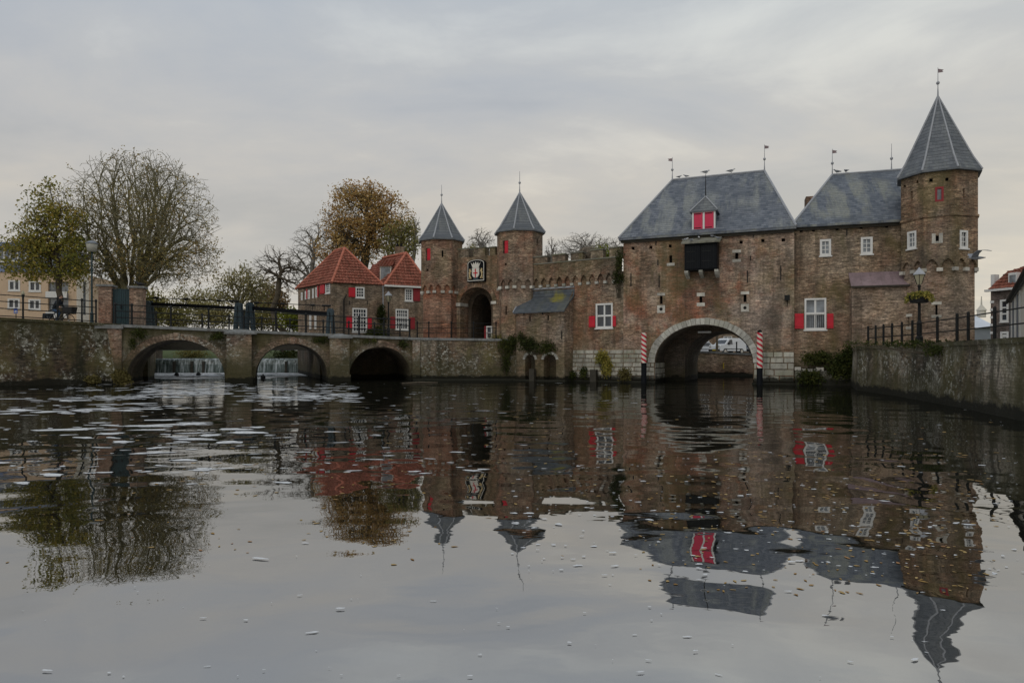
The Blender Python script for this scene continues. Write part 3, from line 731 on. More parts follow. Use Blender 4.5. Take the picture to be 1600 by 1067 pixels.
# stone facing of the left jamb
JF = Frame(G.w(asa, 0, 0), u=G.n, zb=-.6); 
class Flip:            # face of the left jamb: s runs inward, off runs into the wall (to the left)
    def w(s, a, o, z): return G.w(asa-o, a, z)
ashlar(gate, Flip(), .05, 2.95, .15, 1.15, .33, .6, 1.1)
s, z = G.px(1101, 519, 2.9); part_box('lamp_housing', 'white', gate, G, s-.38, s+.38, 2.78, 2.95, z-.05, z+.05)
# roof
rl, zr1 = G.px(1050.5, 282, GD/2); rr, zr2 = G.px(1194.5, 267, GD/2); ZR = (zr1+zr2)/2
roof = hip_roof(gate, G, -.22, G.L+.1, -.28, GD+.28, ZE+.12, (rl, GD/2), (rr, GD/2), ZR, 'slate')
part_box('eaves_board', 'wood_wet', gate, G, -.1, G.L, -.14, -.01, ZE-.16, ZE-.015)
finial(gate, G.w(rl, GD/2, ZR), G.px(1050, 246, GD/2)[1], -1); finial(gate, G.w(rr, GD/2, ZR), G.px(1194, 226, GD/2)[1], 1)
# dormer
DO = .02; ds0, ds1, dz0, dz1 = G.rect(1081.5, 329.5, 1118, 360.5, DO)
slope = (ZR-ZE-.12)/(GD/2+.28); roof_z = lambda o: ZE+.12+slope*(o+.28)
dorm = M()
ob = DO+(dz1-roof_z(DO))/slope+.15
fbox(dorm, G, ds0, ds1, DO, ob, dz0-.25, dz1); dorm = dorm.build('dormer', 'slate', gate, 'W')
dp = (ds0+ds1)/2+.05; dz2 = G.px(1105, 308.5, DO+.7)[1]
m = M(); E = [G.w(ds0-.12, DO-.14, dz1), G.w(ds1+.12, DO-.14, dz1), G.w(ds1+.12, ob+.2, dz1), G.w(ds0-.12, ob+.2, dz1)]
P0 = G.w(dp, DO+.42, dz2); P1 = G.w(dp, DO+(dz2-roof_z(DO))/slope+.1, dz2)
m.poly([E[0], E[1], P0]); m.poly([E[1], E[2], P1, P0]); m.poly([E[3], E[0], P0, P1]); m.poly([e-Vector((0, 0, .06)) for e in reversed(E)])
for k in range(4): m.poly([E[k]-Vector((0, 0, .06)), E[(k+1) % 4]-Vector((0, 0, .06)), E[(k+1) % 4], E[k]])
dr_ = m.build('dormer_roof', 'slate_tower', dorm, 'W')
for q_ in (E[0], E[1], P1):
    M().tube(q_, P0, .04, n=5).build('hip_roll', 'lead', dr_, 'W')
M().path([P0, P0+Vector((0, 0, 1.25))], [.035, .012], 5).build('dormer_finial', 'iron', dorm, 'W')
m = M(); fw = .09
for x0, x1, z0, z1 in ((ds0, ds0+fw, dz0, dz1), (ds1-fw, ds1, dz0, dz1), ((ds0+ds1)/2-.05, (ds0+ds1)/2+.05, dz0+fw, dz1-fw), (ds0+fw, ds1-fw, dz1-fw, dz1), (ds0+fw, ds1-fw, dz0, dz0+fw)):
    fbox(m, G, x0, x1, DO-.05, DO-.003, z0, z1)
m.build('dormer_frame', 'white', dorm, 'W')
for x0, x1 in ((ds0+fw+.01, (ds0+ds1)/2-.06), ((ds0+ds1)/2+.06, ds1-fw-.01)):
    fbox(M(), G, x0, x1, DO-.045, DO-.004, dz0+fw+.01, dz1-fw-.01).build('dormer_shutter', 'red_dormer', dorm, 'W')
    for t in (.15, .85): fbox(M(), G, x0+.01, x1-.08, DO-.056, DO-.047, dz0+(dz1-dz0)*t-.02, dz0+(dz1-dz0)*t+.02).build('strap_hinge', 'iron', dorm, 'W')
# timber box over the arch
BO = -.85; bs0, bs1 = G.px(1069.5, 400, BO)[0], G.px(1120.5, 400, BO)[0]; bz0, bz1 = G.px(1095, 421.5, BO)[1], G.px(1095, 379, BO)[1]
fbox(M(), G, bs0, bs1, BO, .0, bz0, bz1).build('hoarding', 'black', gate, 'W')
hoard = gate.children[-1]
hoard = [o for o in gate.children if o.name.startswith('hoarding')][0]
bm_ = (bs0+bs1)/2
for x0, x1 in ((bs0+.06, bm_-.02), (bm_+.02, bs1-.06)):
    d_ = fbox(M(), G, x0, x1, BO-.045, BO-.002, bz0+.06, bz1-.12).build('hatch', 'black', hoard, 'W')
    for t in (.3, .66): fbox(M(), G, x0+.04, x0+.5, BO-.06, BO-.047, bz0+(bz1-bz0)*t, bz0+(bz1-bz0)*t+.05).build('hatch_hinge', 'iron', d_, 'W')
    nb = 6
    for k in range(1, nb): fbox(M(), G, x0+(x1-x0)*k/nb-.006, x0+(x1-x0)*k/nb+.006, BO-.05, BO-.0455, bz0+.07, bz1-.13).build('board_joint', 'iron', d_, 'W')
m = M(); m.poly([G.w(bs0-.15, BO-.22, bz1+.02), G.w(bs1+.18, BO-.22, bz1+.02), G.w(bs1+.18, -.01, bz1+.42), G.w(bs0-.15, -.01, bz1+.42)])
m.poly([G.w(bs0-.15, BO-.22, bz1-.06), G.w(bs1+.18, BO-.22, bz1-.06), G.w(bs1+.18, BO-.22, bz1+.02), G.w(bs0-.15, BO-.22, bz1+.02)])
for x in (bs0-.15, bs1+.18): m.poly([G.w(x, BO-.22, bz1-.06), G.w(x, -.01, bz1+.3), G.w(x, -.01, bz1+.42), G.w(x, BO-.22, bz1+.02)])
m.build('hoarding_roof', 'stone_dark', hoard, 'W')
for px in (1072, 1094.5, 1119):
    s = G.px(px, 424, BO)[0]; m = M()
    m.prism([(BO+.02, bz0-.003), (0, bz0-.003), (0, bz0-.38), (BO*.4, bz0-.3), (BO*.75, bz0-.24), (BO*.95, bz0-.12)], lambda a, b, d: G.w(s+d, a, b), -.1, .1)
    m.build('corbel', 'stone', hoard, 'W')
s, z = G.px(1231, 465); part_box('wall_lantern', 'iron', gate, G, s-.16, s+.1, -.35, -.01, z-.16, z+.12)
m = M(); m.tube(G.w(s-.03, -.18, z-.16), G.w(s-.03, -.1, z-.5), .03, .015, 6); m.build('lantern_bracket', 'iron', gate, 'W')

# ================================================================== WING
W = Frame((GB[0]+.04, GB[1]+.18), gp(1412, 34.95), zb=-.6)
wing = W.root('gate_wing', 'brick wing with lichen-streaked slate roof between the water gate and the tall corner tower', 'building')
WE = 8.36; WD = 8.0
w1, w2 = W.rect(1281, 374, 1298.5, 399.5), W.rect(1345, 370.5, 1363.5, 397); w3 = W.rect(1257, 466, 1291, 515)
ph = []
for px, py in ((1252, 360.5), (1271, 359.5), (1308, 357.5), (1345.5, 355.5), (1386, 353.5)):
    s, z = W.px(px, py); ph.append((s-.08, s+.08, z-.08, z+.08))
m = M(); wall(m, 0, W.L, -.6, WE, [w1, w2, w3]+ph, [], .2, W.w)
m.poly([W.w(0, 0, -.6), W.w(0, WD, -.6), W.w(0, WD, WE), W.w(0, 0, WE)]); m.poly([W.w(0, WD, -.6), W.w(W.L, WD, -.6), W.w(W.L, WD, WE), W.w(0, WD, WE)])
m.build('wall', 'brick_wing', wing, 'W')
for r in ph: recess(wing, W, r, .19)
window(wing, W, w1, 2, 3, glass='glass_grey', fw=.11); window(wing, W, w2, 2, 3, glass='glass_grey', fw=.11)
window(wing, W, w3, 2, 2, glass='glass_grey', fw=.09, bw=.1, transom=.52)
shutter(wing, W, W.rect(1241.5, 490, 1255.5, 513.5)); shutter(wing, W, W.rect(1292, 490, 1302, 513))
m = M(); s0, s1, z0, z1 = w3      # iron bars in the lower lights
for k in range(9):
    x = s0+.12+(s1-s0-.24)*k/8; m.tube(W.w(x, .0, z0+.08), W.w(x, .0, z0+.78), .012, n=5)
m.build('window_grille', 'iron', wing, 'W')
anchor(wing, W, 1323, 359, 368)
rl2, za = W.px(1300.5, 273, WD/2); rr2, zb_ = W.px(1393, 267.5, WD/2); WR = (za+zb_)/2
hip_roof(wing, W, -.1, W.L+1.2, -.26, WD+.2, WE+.12, (rl2, WD/2), (W.L+1.2, WD/2), WR, 'slate_wing')
part_box('eaves_board', 'wood_wet', wing, W, 0, W.L, -.13, -.01, WE-.15, WE-.015)
finial(wing, W.w(rl2, WD/2, WR), W.px(1301, 233, WD/2)[1], 1); finial(wing, W.w(rr2, WD/2, WR), W.px(1392, 225, WD/2)[1], 0)
s, z = W.px(1266, 309, WD*.8); part_box('chimney', 'brick_pillar', wing, W, s-.28, s+.28, WD*.75, WD*.85+.2, WE, z)
ashlar(wing, W, 0, 1.6, .1, .62, .26)
# lean-to annex with a copper roof
AO = -.75; as0, as1 = W.px(1331, 440, AO)[0], W.L+.3; az = W.px(1370, 446, AO)[1]; at_ = W.px(1370, 425, 0)[1]
annex = Frame(W.w(as0, AO, 0), u=W.u, zb=1.5).root('annex', 'low brick annex with a faded copper lean-to roof below the wing windows', 'annex')
fbox(M(), W, as0, as1, AO, -.004, 1.5, az-.05).build('wall', 'brick_tower_low', annex, 'W')
m = M(); q = [(AO-.14, az-.08), (AO-.14, az), (-.005, at_), (-.005, at_-.14)]
m.prism(q, lambda a, b, d: W.w(d, a, b), as0-.05, as1+.05); m.build('roof', 'copper', annex, 'W')
for k in range(1, 6):
    x = as0+(as1-as0)*k/6; m = M(); m.tube(W.w(x, AO-.13, az+.01), W.w(x, -.01, at_+.01), .014, n=4); m.build('roof_seam', 'copper', annex, 'W')
part_box('gutter', 'wood_wet', annex, W, as0-.05, as1, AO-.2, AO-.145, az-.1, az-.02)

# ================================================================== OCTAGONAL TOWERS
class Oct:
    def __init__(s, c, ang, rb):
        """ang: world angle (deg from -Y towards +X) of the front face normal; rb: circumradius"""
        s.c = Vector(c); s.ang = R(ang); s.r = rb
    def vert(s, k, r, z=0.0):
        t = s.ang+R(45)*k-R(22.5); return Vector((s.c.x+r*math.sin(t), s.c.y-r*math.cos(t), z))
    def face(s, k, r):
        return Frame(s.vert(k, r)[:2], s.vert(k+1, r)[:2])
def corbel_arches(L, z, n, h=.42, gap=.16):
    w = L/n; return [(w*k+gap/2, w*(k+1)-gap/2, z, z+h*.35, z+h, 'pointed') for k in range(n)]
def oct_tower(name, label, c, ang, r_up, r_low, z_base, z_corb, z_eave, r_roof, z_apex, mats, finial_top, flag, wins, per_face=2, low_wins=()):
    O = Oct(c, ang, r_up); t = thing(name, label, 'tower', (c[0], c[1], z_base)); step = r_up-r_low
    fr_up = [O.face(k, r_up) for k in range(8)]; fr_low = [O.face(k, r_low) for k in range(8)]
    holes = {k: [] for k in range(8)}; lows = {k: [] for k in range(8)}
    for w in wins: holes[w['f']].append((w['rect'] if 'rect' in w else fr_up[w['f']].rect(*w['px'])))
    for w in low_wins: lows[w['f']].append(fr_low[w['f']].rect(*w['px']))
    m = M(); ml = M()
    for k in range(8):
        F = fr_up[k]
        wall(m, 0, F.L, z_corb, z_eave, holes[k], corbel_arches(F.L, z_corb, per_face), .16, F.w, 8)
        # underside of the overhang between the arches
        n = per_face; w_ = F.L/n
        for j in range(n+1):
            a, b = max(0, j*w_-.08), min(F.L, j*w_+.08); m.poly([F.w(a, 0, z_corb), F.w(b, 0, z_corb), F.w(b, .2, z_corb), F.w(a, .2, z_corb)])
        Fl = fr_low[k]; wall(ml, 0, Fl.L, z_base, z_corb+.6, lows[k], [], .2, Fl.w)
    m.build('upper_wall', mats[0], t, 'W'); ml.build('lower_wall', mats[1], t, 'W')
    for k in (7, 0, 1, 6, 2):
        F = fr_up[k]; w_ = F.L/per_face
        for j in range(per_face):
            x = j*w_; m = M(); fbox(m, F, x-.13 if j else x-.1, x+.13, -.02, step*.92+.02, z_corb-.17, z_corb-.004); m.build('corbel_stone', 'stone_light', t, 'W')
    for w in wins:
        F = fr_up[w['f']]; r = w['rect'] if 'rect' in w else F.rect(*w['px']); k = w['k']
        if k == 'win': window(t, F, r, 2, 3, glass=w.get('g', 'glass'), fw=.1)
        elif k == 'red':
            recess(t, F, r, .18); s0, s1, z0, z1 = r; shutter(t, F, (s0+(s1-s0)*w.get('a', .45), s1, z0+.02, z1-.02), 'red', .06)
        elif k == 'redwin': window(t, F, r, 1, 1, frame='red_dark', glass='glass_grey', fw=.09, sill=False, proud=0)
        elif k == 'slit': recess(t, F, r, .18)
        elif k == 'loop':
            recess(t, F, r, .18); s0, s1, z0, z1 = r
            for q in ((s0-.16, s0-.003, z0-.1, z1+.1), (s1+.003, s1+.16, z0-.1, z1+.1), (s0-.003, s1+.003, z0-.1, z0-.003)): part_box('loop_stone', 'stone_light', t, F, q[0], q[1], -.015, .1, q[2], q[3])
    for w in low_wins:
        F = fr_low[w['f']]; r = F.rect(*w['px']); recess(t, F, r, .18)
        if w.get('st'): dress(t, F, r, .14, .16)
    # spire
    m = M(); E = [O.vert(k, r_roof, z_eave+.03) for k in range(8)]; A = Vector((c[0], c[1], z_apex))
    K = [O.vert(k, r_roof*.80, z_eave+.03+(z_apex-z_eave)*.165) for k in range(8)]      # slight bell-cast
    for k in range(8):
        j = (k+1) % 8; m.poly([E[k], E[j], K[j], K[k]]); m.poly([K[k], K[j], A]); d = Vector((0, 0, .09)); m.poly([E[k]-d, E[j]-d, E[j], E[k]])
    m.poly([e-Vector((0, 0, .09)) for e in reversed(E)])
    sp = m.build('spire', 'slate_tower', t, 'W')
    for k in range(8): m = M(); m.path([E[k], K[k], A], [.055, .05, .04], 5); m.build('hip_roll', 'lead', sp, 'W')
    finial(t, A, finial_top, flag)
    return t, O, fr_up, fr_low

# tall corner tower
T3C = gp(1465.5, 34.2); T3A = -(math.degrees(math.atan2(665.5, FPX))-2.7)
o_, F7, F0, F1 = None, None, None, None
t3, O3, U3, L3 = oct_tower('corner_tower', 'tallest octagonal brick tower with slate spire and flag vane beside the right quay', T3C, T3A, 1.74, 1.60, 1.2, 5.77, 10.45, 1.92, 14.55,
    ('brick_tower', 'brick_tower_low'), at(1465, 106, 34.2).z, 1,
    [dict(f=7, px=(1418, 361.5, 1432, 388.5), k='win', g='glass_grey'), dict(f=1, px=(1499.5, 360, 1512, 388), k='win'), dict(f=0, px=(1461, 292, 1474.5, 315), k='redwin'),
     dict(f=7, px=(1423, 299, 1426, 313), k='slit'), dict(f=1, px=(1504.5, 295, 1507.5, 309), k='slit'), dict(f=0, px=(1462, 368, 1467, 377), k='loop'),
     dict(f=0, px=(1452, 279, 1457.5, 284.5), k='slit'), dict(f=7, px=(1411.5, 289, 1415, 293), k='slit'), dict(f=7, px=(1431.5, 282, 1435, 287), k='slit'), dict(f=0, px=(1477, 278, 1482, 283), k='slit')],
    2, [dict(f=0, px=(1461.5, 476, 1465, 492), st=True), dict(f=7, px=(1418, 495, 1421, 510), st=True)])
zs_ = U3[0].px(1466, 337)[1]; m = M()
ring = [[O3.vert(k, 1.74+e, z) for k in range(8)] for e, z in ((.0, zs_-.06), (.06, zs_-.05), (.06, zs_+.05), (.0, zs_+.08))]
for A_, B_ in zip(ring, ring[1:]):
    for k in range(8): m.poly([A_[k], A_[(k+1) % 8], B_[(k+1) % 8], B_[k]])
m.build('string_course', 'brick_tower', t3, 'W')

# towers of the land gate
T2C, T1C = gp(812, 44.5), gp(690, 47.7)
t2, O2, U2, L2 = oct_tower('gate_tower', 'octagonal slate-spired brick tower right of the land gate arch, next to the crenellated wall', T2C, 9, 1.52, 1.38, 1.8, 5.98, 9.5, 1.70, 12.2,
    ('brick_land', 'brick_land'), at(814, 268, 44.5).z, 0,
    [dict(f=7, px=(786, 376, 794, 396), k='red', a=.3), dict(f=1, px=(838.5, 373, 841.5, 384), k='slit'), dict(f=7, px=(788.5, 411, 791.5, 415), k='slit')], 2,
    [dict(f=7, px=(789.5, 478, 792, 492))])
t1, O1, U1, L1 = oct_tower('gate_tower', 'octagonal slate-spired brick tower left of the land gate arch, beside the red-roofed house', T1C, 9, 1.52, 1.38, 1.8, 5.98, 9.5, 1.68, 12.2,
    ('brick_land', 'brick_red'), at(690, 289, 47.7).z, 0,
    [dict(f=7, px=(665.5, 388, 672.5, 407), k='red', a=.25), dict(f=0, px=(690.2, 391, 692.8, 402), k='slit'), dict(f=7, px=(666, 420, 669.5, 424), k='slit')], 2,
    [dict(f=0, px=(705, 494, 707, 506))])

# ================================================================== LAND GATE between the two towers
LGd = Vector((T2C[0]-T1C[0], T2C[1]-T1C[1])).normalized()
LG = Frame((T1C[0]+LGd.x*.6, T1C[1]+LGd.y*.6), (T2C[0]-LGd.x*.6, T2C[1]-LGd.y*.6), zb=1.8)
lg = LG.root('land_gate', 'dark arched brick gateway with battlements between the two octagonal towers', 'gateway')
la0, la1 = LG.px(719, 473)[0], LG.px(770, 473)[0]; lzs = LG.px(743, 474)[1]; lzc = LG.px(743, 449)[1]
ztop = LG.px(743, 401)[1]
m = M(); wall(m, 0, LG.L, 1.8, ztop, [], [(la0, la1, 1.8, lzs, lzc, 'ellipse', 1.0)], .3, LG.w, 18); m.build('wall', 'brick_land', lg, 'W')
m = M(); wall(m, 0, LG.L, 1.8, ztop, [], [(la0+.25, la1-.75, 1.8, lzs-.6, lzc-.35, 'ellipse', 5.0)], .3, LG.w, 14, off=1.0)
m.poly([LG.w(0, 6, 1.8), LG.w(LG.L, 6, 1.8), LG.w(LG.L, 6, ztop), LG.w(0, 6, ztop)]); m.poly([LG.w(0, 0, ztop), LG.w(LG.L, 0, ztop), LG.w(LG.L, 6, ztop), LG.w(0, 6, ztop)])
m.build('passage', 'brick_shaded', lg, 'W')
for x0, x1, y in ((712, 733, 390), (740, 758, 388), (765, 774, 387)):
    s0, s1 = LG.px(x0)[0], LG.px(x1)[0]; part_box('merlon', 'brick_merlon', lg, LG, s0, s1, -.004, .5, ztop-.001, LG.px((x0+x1)/2, y)[1])
    part_box('merlon_cap', 'stone_dark', lg, LG, s0-.03, s1+.03, -.04, .54, LG.px((x0+x1)/2, y)[1]+.001, LG.px((x0+x1)/2, y)[1]+.07)
cA, aA, bA = (la0+la1)/2, (la1-la0)/2, lzc-lzs; N_ = 26; m = M()
for k in range(N_):
    t0, t1 = math.pi*k/N_, math.pi*(k+1)/N_
    q = [(cA-aA*math.cos(t)*(1+e/aA), lzs+bA*math.sin(t)*(1+e/bA)) for t, e in ((t0+.01, 0), (t1-.01, 0), (t1-.01, .32), (t0+.01, .32))]
    m.prism(q, lambda u, v, d: LG.w(u, d, v), -.05, .1)
m.build('arch_ring', 'brick_gate', lg, 'W')
part_box('impost', 'stone_light', lg, LG, la0-.35, la0+.06, -.09, .9, lzs-.14, lzs+.08); part_box('impost', 'stone_light', lg, LG, la1-.1, la1+.3, -.09, .9, lzs-.1, lzs+.08)
s0, s1, z0, z1 = LG.rect(760.5, 509.5, 769.5, 530, .94)
window(lg, Frame(LG.w(0, .9, 0)[:2], u=LG.u), (s0, s1, max(z0, 2.62), z1), 1, 2, glass='glass', fw=.09, sill=False)
shutter(lg, Frame(LG.w(0, .95, 0)[:2], u=LG.u), (s0-.18, s0-.02, max(z0, 2.62), z1), 'red_dark', 0)

# coat of arms over the arch
cs0, cs1, cz0, cz1 = LG.rect(730, 404.5, 757.5, 440.5, -.2)
CA = Frame(LG.w((cs0+cs1)/2, -.2, 0)[:2], u=LG.u, zb=cz0)
coa = thing('coat_of_arms', 'black panel with white red-crossed shield, crown and two golden lions above the gateway', 'coat of arms', (CA.O.x, CA.O.y, cz0), CA.rz)
hw = (cs1-cs0)/2; H = cz1-cz0
def top_arc(w, z0, z1, n=10): return [(-w, z0), (w, z0)]+[(w*math.cos(t), z1+.16*w/hw*math.sin(t)*1.6) for t in [math.pi*k/n for k in range(n+1)]]
def cprism(poly, mat, name, d0, d1, par=None, zz=0): return M().prism([(a, b) for a, b in poly], lambda a, b, d: (a, d, b), -d1, -d0).build(name, mat, par or coa)
cprism(top_arc(hw, 0, H-.28), 'black', 'board', -.22, .0)
rim_o, rim_i = top_arc(hw*.93, .07, H-.30), top_arc(hw*.87, .115, H-.32)
m = M(); n_ = len(rim_o)
A_ = m.add([(a, -.025, b) for a, b in rim_o]); B_ = m.add([(a, -.025, b) for a, b in rim_i])
for k in range(n_): m.f.append((A_[k], A_[(k+1) % n_], B_[(k+1) % n_], B_[k]))
m.build('border', 'ivory', coa)
sw, sb, st = hw*.40, H*.17, H*.60
shield = [(-sw, st), (-sw, sb+.22), (-sw*.7, sb+.08), (0, sb), (sw*.7, sb+.08), (sw, sb+.22), (sw, st)]
cprism(shield, 'ivory', 'shield', .001, .06)
cprism([(-.035, sb+.02), (.035, sb+.02), (.035, st-.06), (-.035, st-.06)], 'red', 'cross', .061, .085)
cprism([(-.17, (sb+st)/2-.035), (-.0355, (sb+st)/2-.035), (-.0355, (sb+st)/2+.035), (-.17, (sb+st)/2+.035)], 'red', 'cross_arm', .061, .085)
cprism([(.0355, (sb+st)/2-.035), (.17, (sb+st)/2-.035), (.17, (sb+st)/2+.035), (.0355, (sb+st)/2+.035)], 'red', 'cross_arm', .061, .085)
cw = hw*.42; cb = st+.015; ct = H*.84
crown = [(-cw*.8, cb), (cw*.8, cb), (cw*.95, cb+.12), (cw*1.3, ct), (cw*.8, cb+.2), (cw*.62, ct+.02), (cw*.33, cb+.22), (0, ct+.05), (-cw*.33, cb+.22), (-cw*.62, ct+.02), (-cw*.8, cb+.2), (-cw*1.3, ct), (-cw*.95, cb+.12)]
cprism(crown, 'ivory', 'crown', .001, .05)
for sg in (-1, 1):      # rampant lions: one continuous body with mane, limbs and tail
    x = sg*hw*.62
    body = [(0, .13), (.03, .0), (-.02, -.14), (.02, -.26), (.10, -.36), (.10, -.42), (.0, -.42), (-.03, -.33), (-.06, -.26), (-.09, -.36), (-.10, -.44), (-.17, -.44), (-.13, -.3), (-.12, -.1), (-.17, .02), (-.13, .06), (-.08, .0), (-.1, .14), (-.12, .22), (-.06, .29), (.02, .27), (.04, .2), (.12, .12), (.13, .06), (.06, .07)]
    zc = (sb+st)/2+.03
    cprism([(x-sg*a*.75, zc+b*.95) for a, b in body], 'gold', 'lion', .001, .045)
cprism([(-.22, .13), (.22, .13), (.16, sb+.015), (-.16, sb+.015)], 'iron_blue', 'pedestal', .001, .03)

# ================================================================== CURTAIN WALL
CU = Frame(gp(834, 43.5), GA, zb=-.6)
cu = CU.root('curtain_wall', 'crenellated brick curtain wall with pointed corbel arches and one white window', 'wall')
cz = CU.px(900, 442)[1]; ct_ = CU.px(900, 407.5)[1]
cwin = CU.rect(931, 474, 957.5, 512.5)
m = M(); wall(m, 0, CU.L, -.6, cz+.5, [cwin], [], .2, CU.w); m.build('lower_wall', 'brick_curtain', cu, 'W')
PRJ = .17
CUo = Frame(CU.w(0, -PRJ, 0)[:2], u=CU.u)
nA = 11; m = M(); wall(m, 0, CU.L, cz, ct_, [], corbel_arches(CU.L, cz, nA, .44, .15), PRJ-.005, CUo.w, 8)
for j in range(nA+1):
    a, b = max(0, j*CU.L/nA-.075), min(CU.L, j*CU.L/nA+.075); m.poly([CUo.w(a, 0, cz), CUo.w(b, 0, cz), CUo.w(b, PRJ, cz), CUo.w(a, PRJ, cz)])
m.poly([CUo.w(0, 0, ct_), CUo.w(CU.L, 0, ct_), CUo.w(CU.L, .9, ct_), CUo.w(0, .9, ct_)])
m.build('parapet', 'brick_curtain', cu, 'W')
for j in range(nA+1): x = j*CU.L/nA; part_box('corbel_stone', 'stone', cu, CUo, max(0, x-.1), min(CU.L, x+.1), .012, PRJ-.004, cz-.16, cz-.004)
for x0, x1, y in ((836, 857, 402.5), (865, 885, 399), (894, 912, 396), (925, 944, 391.5), (954, 973, 388)):
    s0, s1 = CU.px(x0)[0], CU.px(x1)[0]; z1 = CU.px((x0+x1)/2, y)[1]
    part_box('merlon', 'brick_merlon', cu, CUo, s0, s1, -.004, .42, ct_-.001, z1); part_box('merlon_cap', 'stone_dark', cu, CUo, s0-.03, s1+.03, -.05, .47, z1+.001, z1+.07)
part_box('string_course', 'stone_dark', cu, CUo, 0, CU.L, -.035, -.003, ct_-.05, ct_+.02)
m = M(); s0 = CU.px(917, 400, .9)[0]; z1 = CU.px(917, 386, .9)[1]      # rounded turret behind the parapet
m.lathe([(.62, 0), (.62, z1-ct_-.35), (.5, z1-ct_-.1), (.25, z1-ct_)], CUo.w(s0, 1.2, ct_), 12); m.build('stair_turret', 'brick_merlon', cu, 'W', True)
window(cu, CU, cwin, 2, 2, fw=.1, bw=.1); shutter(cu, CU, CU.rect(921, 494, 930.5, 511)); shutter(cu, CU, CU.rect(958, 493.5, 963, 510))
bs = CU.px(893, 560)[0]
ashlar(cu, CU, bs, CU.L, .12, 1.9, .27, .4, .9)
part_box('plinth', 'stone_dark', cu, CU, bs-.2, CU.L, -.2, 0, -.6, .1)

# ================================================================== LEAN-TO on the water
LB = Vector((3.15, 41.0)); LA = (LB.x-CU.u.x*3.49, LB.y-CU.u.y*3.49)
LT = Frame(LA, LB, zb=-.6)
lt = LT.root('lean_to', 'small lean-to with moss-stained slate roof standing in the water before the curtain wall', 'lean-to')
lz = 4.28; lo = (gp(896, 41.9)[0]-LB.x)*CU.n.x+(41.9-LB.y)*CU.n.y
ni = []
for x0, x1 in ((820.5, 836), (849.5, 869)):
    s0, s1 = LT.px(x0)[0], LT.px(x1)[0]; zc = LT.px((x0+x1)/2, 553.5)[1]; ni.append((s0, s1, -.1, zc-.32, zc, 'ellipse', .7))
lsl = [slit_rect(LT, 828, 494, 502, .12), slit_rect(LT, 856.5, 493, 501, .12)]
m = M(); wall(m, 0, LT.L, -.6, lz, lsl, ni, .2, LT.w, 12)
m.poly([LT.w(LT.L, 0, -.6), LT.w(LT.L, lo, -.6), LT.w(LT.L, lo, 5.62), LT.w(LT.L, 0, lz)]); m.poly([LT.w(0, 0, -.6), LT.w(0, lo, -.6), LT.w(0, lo, 5.62), LT.w(0, 0, lz)])
m.build('wall', 'brick_annex', lt, 'W')
for r in lsl: recess(lt, LT, r, .19)
for a in ni:
    recess(lt, LT, (a[0], a[1], -.1, a[4]), .69, 'brick_shaded', 'niche_back'); m = M(); cc, rr_ = (a[0]+a[1])/2, (a[1]-a[0])/2
    for k in range(10):
        t0, t1 = math.pi*k/10, math.pi*(k+1)/10
        q = [(cc-(rr_+e)*math.cos(t), a[3]+(a[4]-a[3]+e)*math.sin(t)) for t, e in ((t0+.02, .0), (t1-.02, .0), (t1-.02, .16), (t0+.02, .16))]
        M().prism(q, lambda u, v, d: LT.w(u, d, v), -.04, .1).build('arch_brick', 'stone', lt, 'W')
ap = LT.w(2.7, .3, 5.2)
MT['slate_lean'] = mat_slate('slate_lean', (.075, .09, .11), (.13, .145, .165), lich=(.25, .24, .10), lich_amt=.35, yellow=.95, yc=tuple(LT.w(2.55, .85, 5.0)))
m = M(); prof = [(-.2, lz-.02), (.25, lz+.42), (1.0, lz+.95), (lo-.004, 5.75)]
for (a, b), (c_, d_) in zip(prof, prof[1:]): m.poly([LT.w(-.12, a, b), LT.w(LT.L+.1, a, b), LT.w(LT.L+.1, c_, d_), LT.w(-.12, c_, d_)])
m.poly([LT.w(-.12, -.2, lz-.1), LT.w(LT.L+.1, -.2, lz-.1), LT.w(LT.L+.1, -.2, lz-.02), LT.w(-.12, -.2, lz-.02)])
for x in (-.12, LT.L+.1): m.poly([LT.w(x, a, b) for a, b in prof]+[LT.w(x, a, b-.1) for a, b in reversed(prof)])
m.poly([LT.w(-.12, -.2, lz-.1), LT.w(LT.L+.1, -.2, lz-.1), LT.w(LT.L+.1, .4, lz+.4), LT.w(-.12, .4, lz+.4)])
m.build('roof', 'slate_lean', lt, 'W')
m = M(); m.path([LT.w(-.12, a, b+.02) for a, b in prof], .035, 5); m.build('verge_roll', 'lead', lt, 'W')
m = M(); m.tube(LT.w(-.12, lo-.05, 5.77), LT.w(LT.L+.1, lo-.05, 5.77), .06, n=6); m.build('ridge_roll', 'lead', lt, 'W')
for px, y0, y1 in ((819, 486, 492), (848, 486, 492), (878, 517, 530)): anchor(lt, LT, px, y0, y1)
part_box('plinth', 'stone_dark', lt, LT, -.1, LT.L+.15, -.2, 0, -.6, .08)
s0 = LT.px(831, 580, -.3)[0]; sg = Frame(LT.w(s0, -.35, 0)[:2], u=LT.u)
o = fbox(M(), sg, -.18, .18, 0, .25, -.4, .75).build('sluice_board', 'wood_wet', None); settag(o, 'black wooden sluice board in front of the left niche of the lean-to', 'sluice board')
s0 = CU.px(928, 585, -.3)[0]; sg = Frame(CU.w(s0, -.45, 0)[:2], u=CU.u)
o = fbox(M(), sg, -.2, .2, 0, .25, -.4, .72).build('sluice_board', 'wood_wet', None); settag(o, 'black wooden board standing in the water before the pale stone footing', 'sluice board')

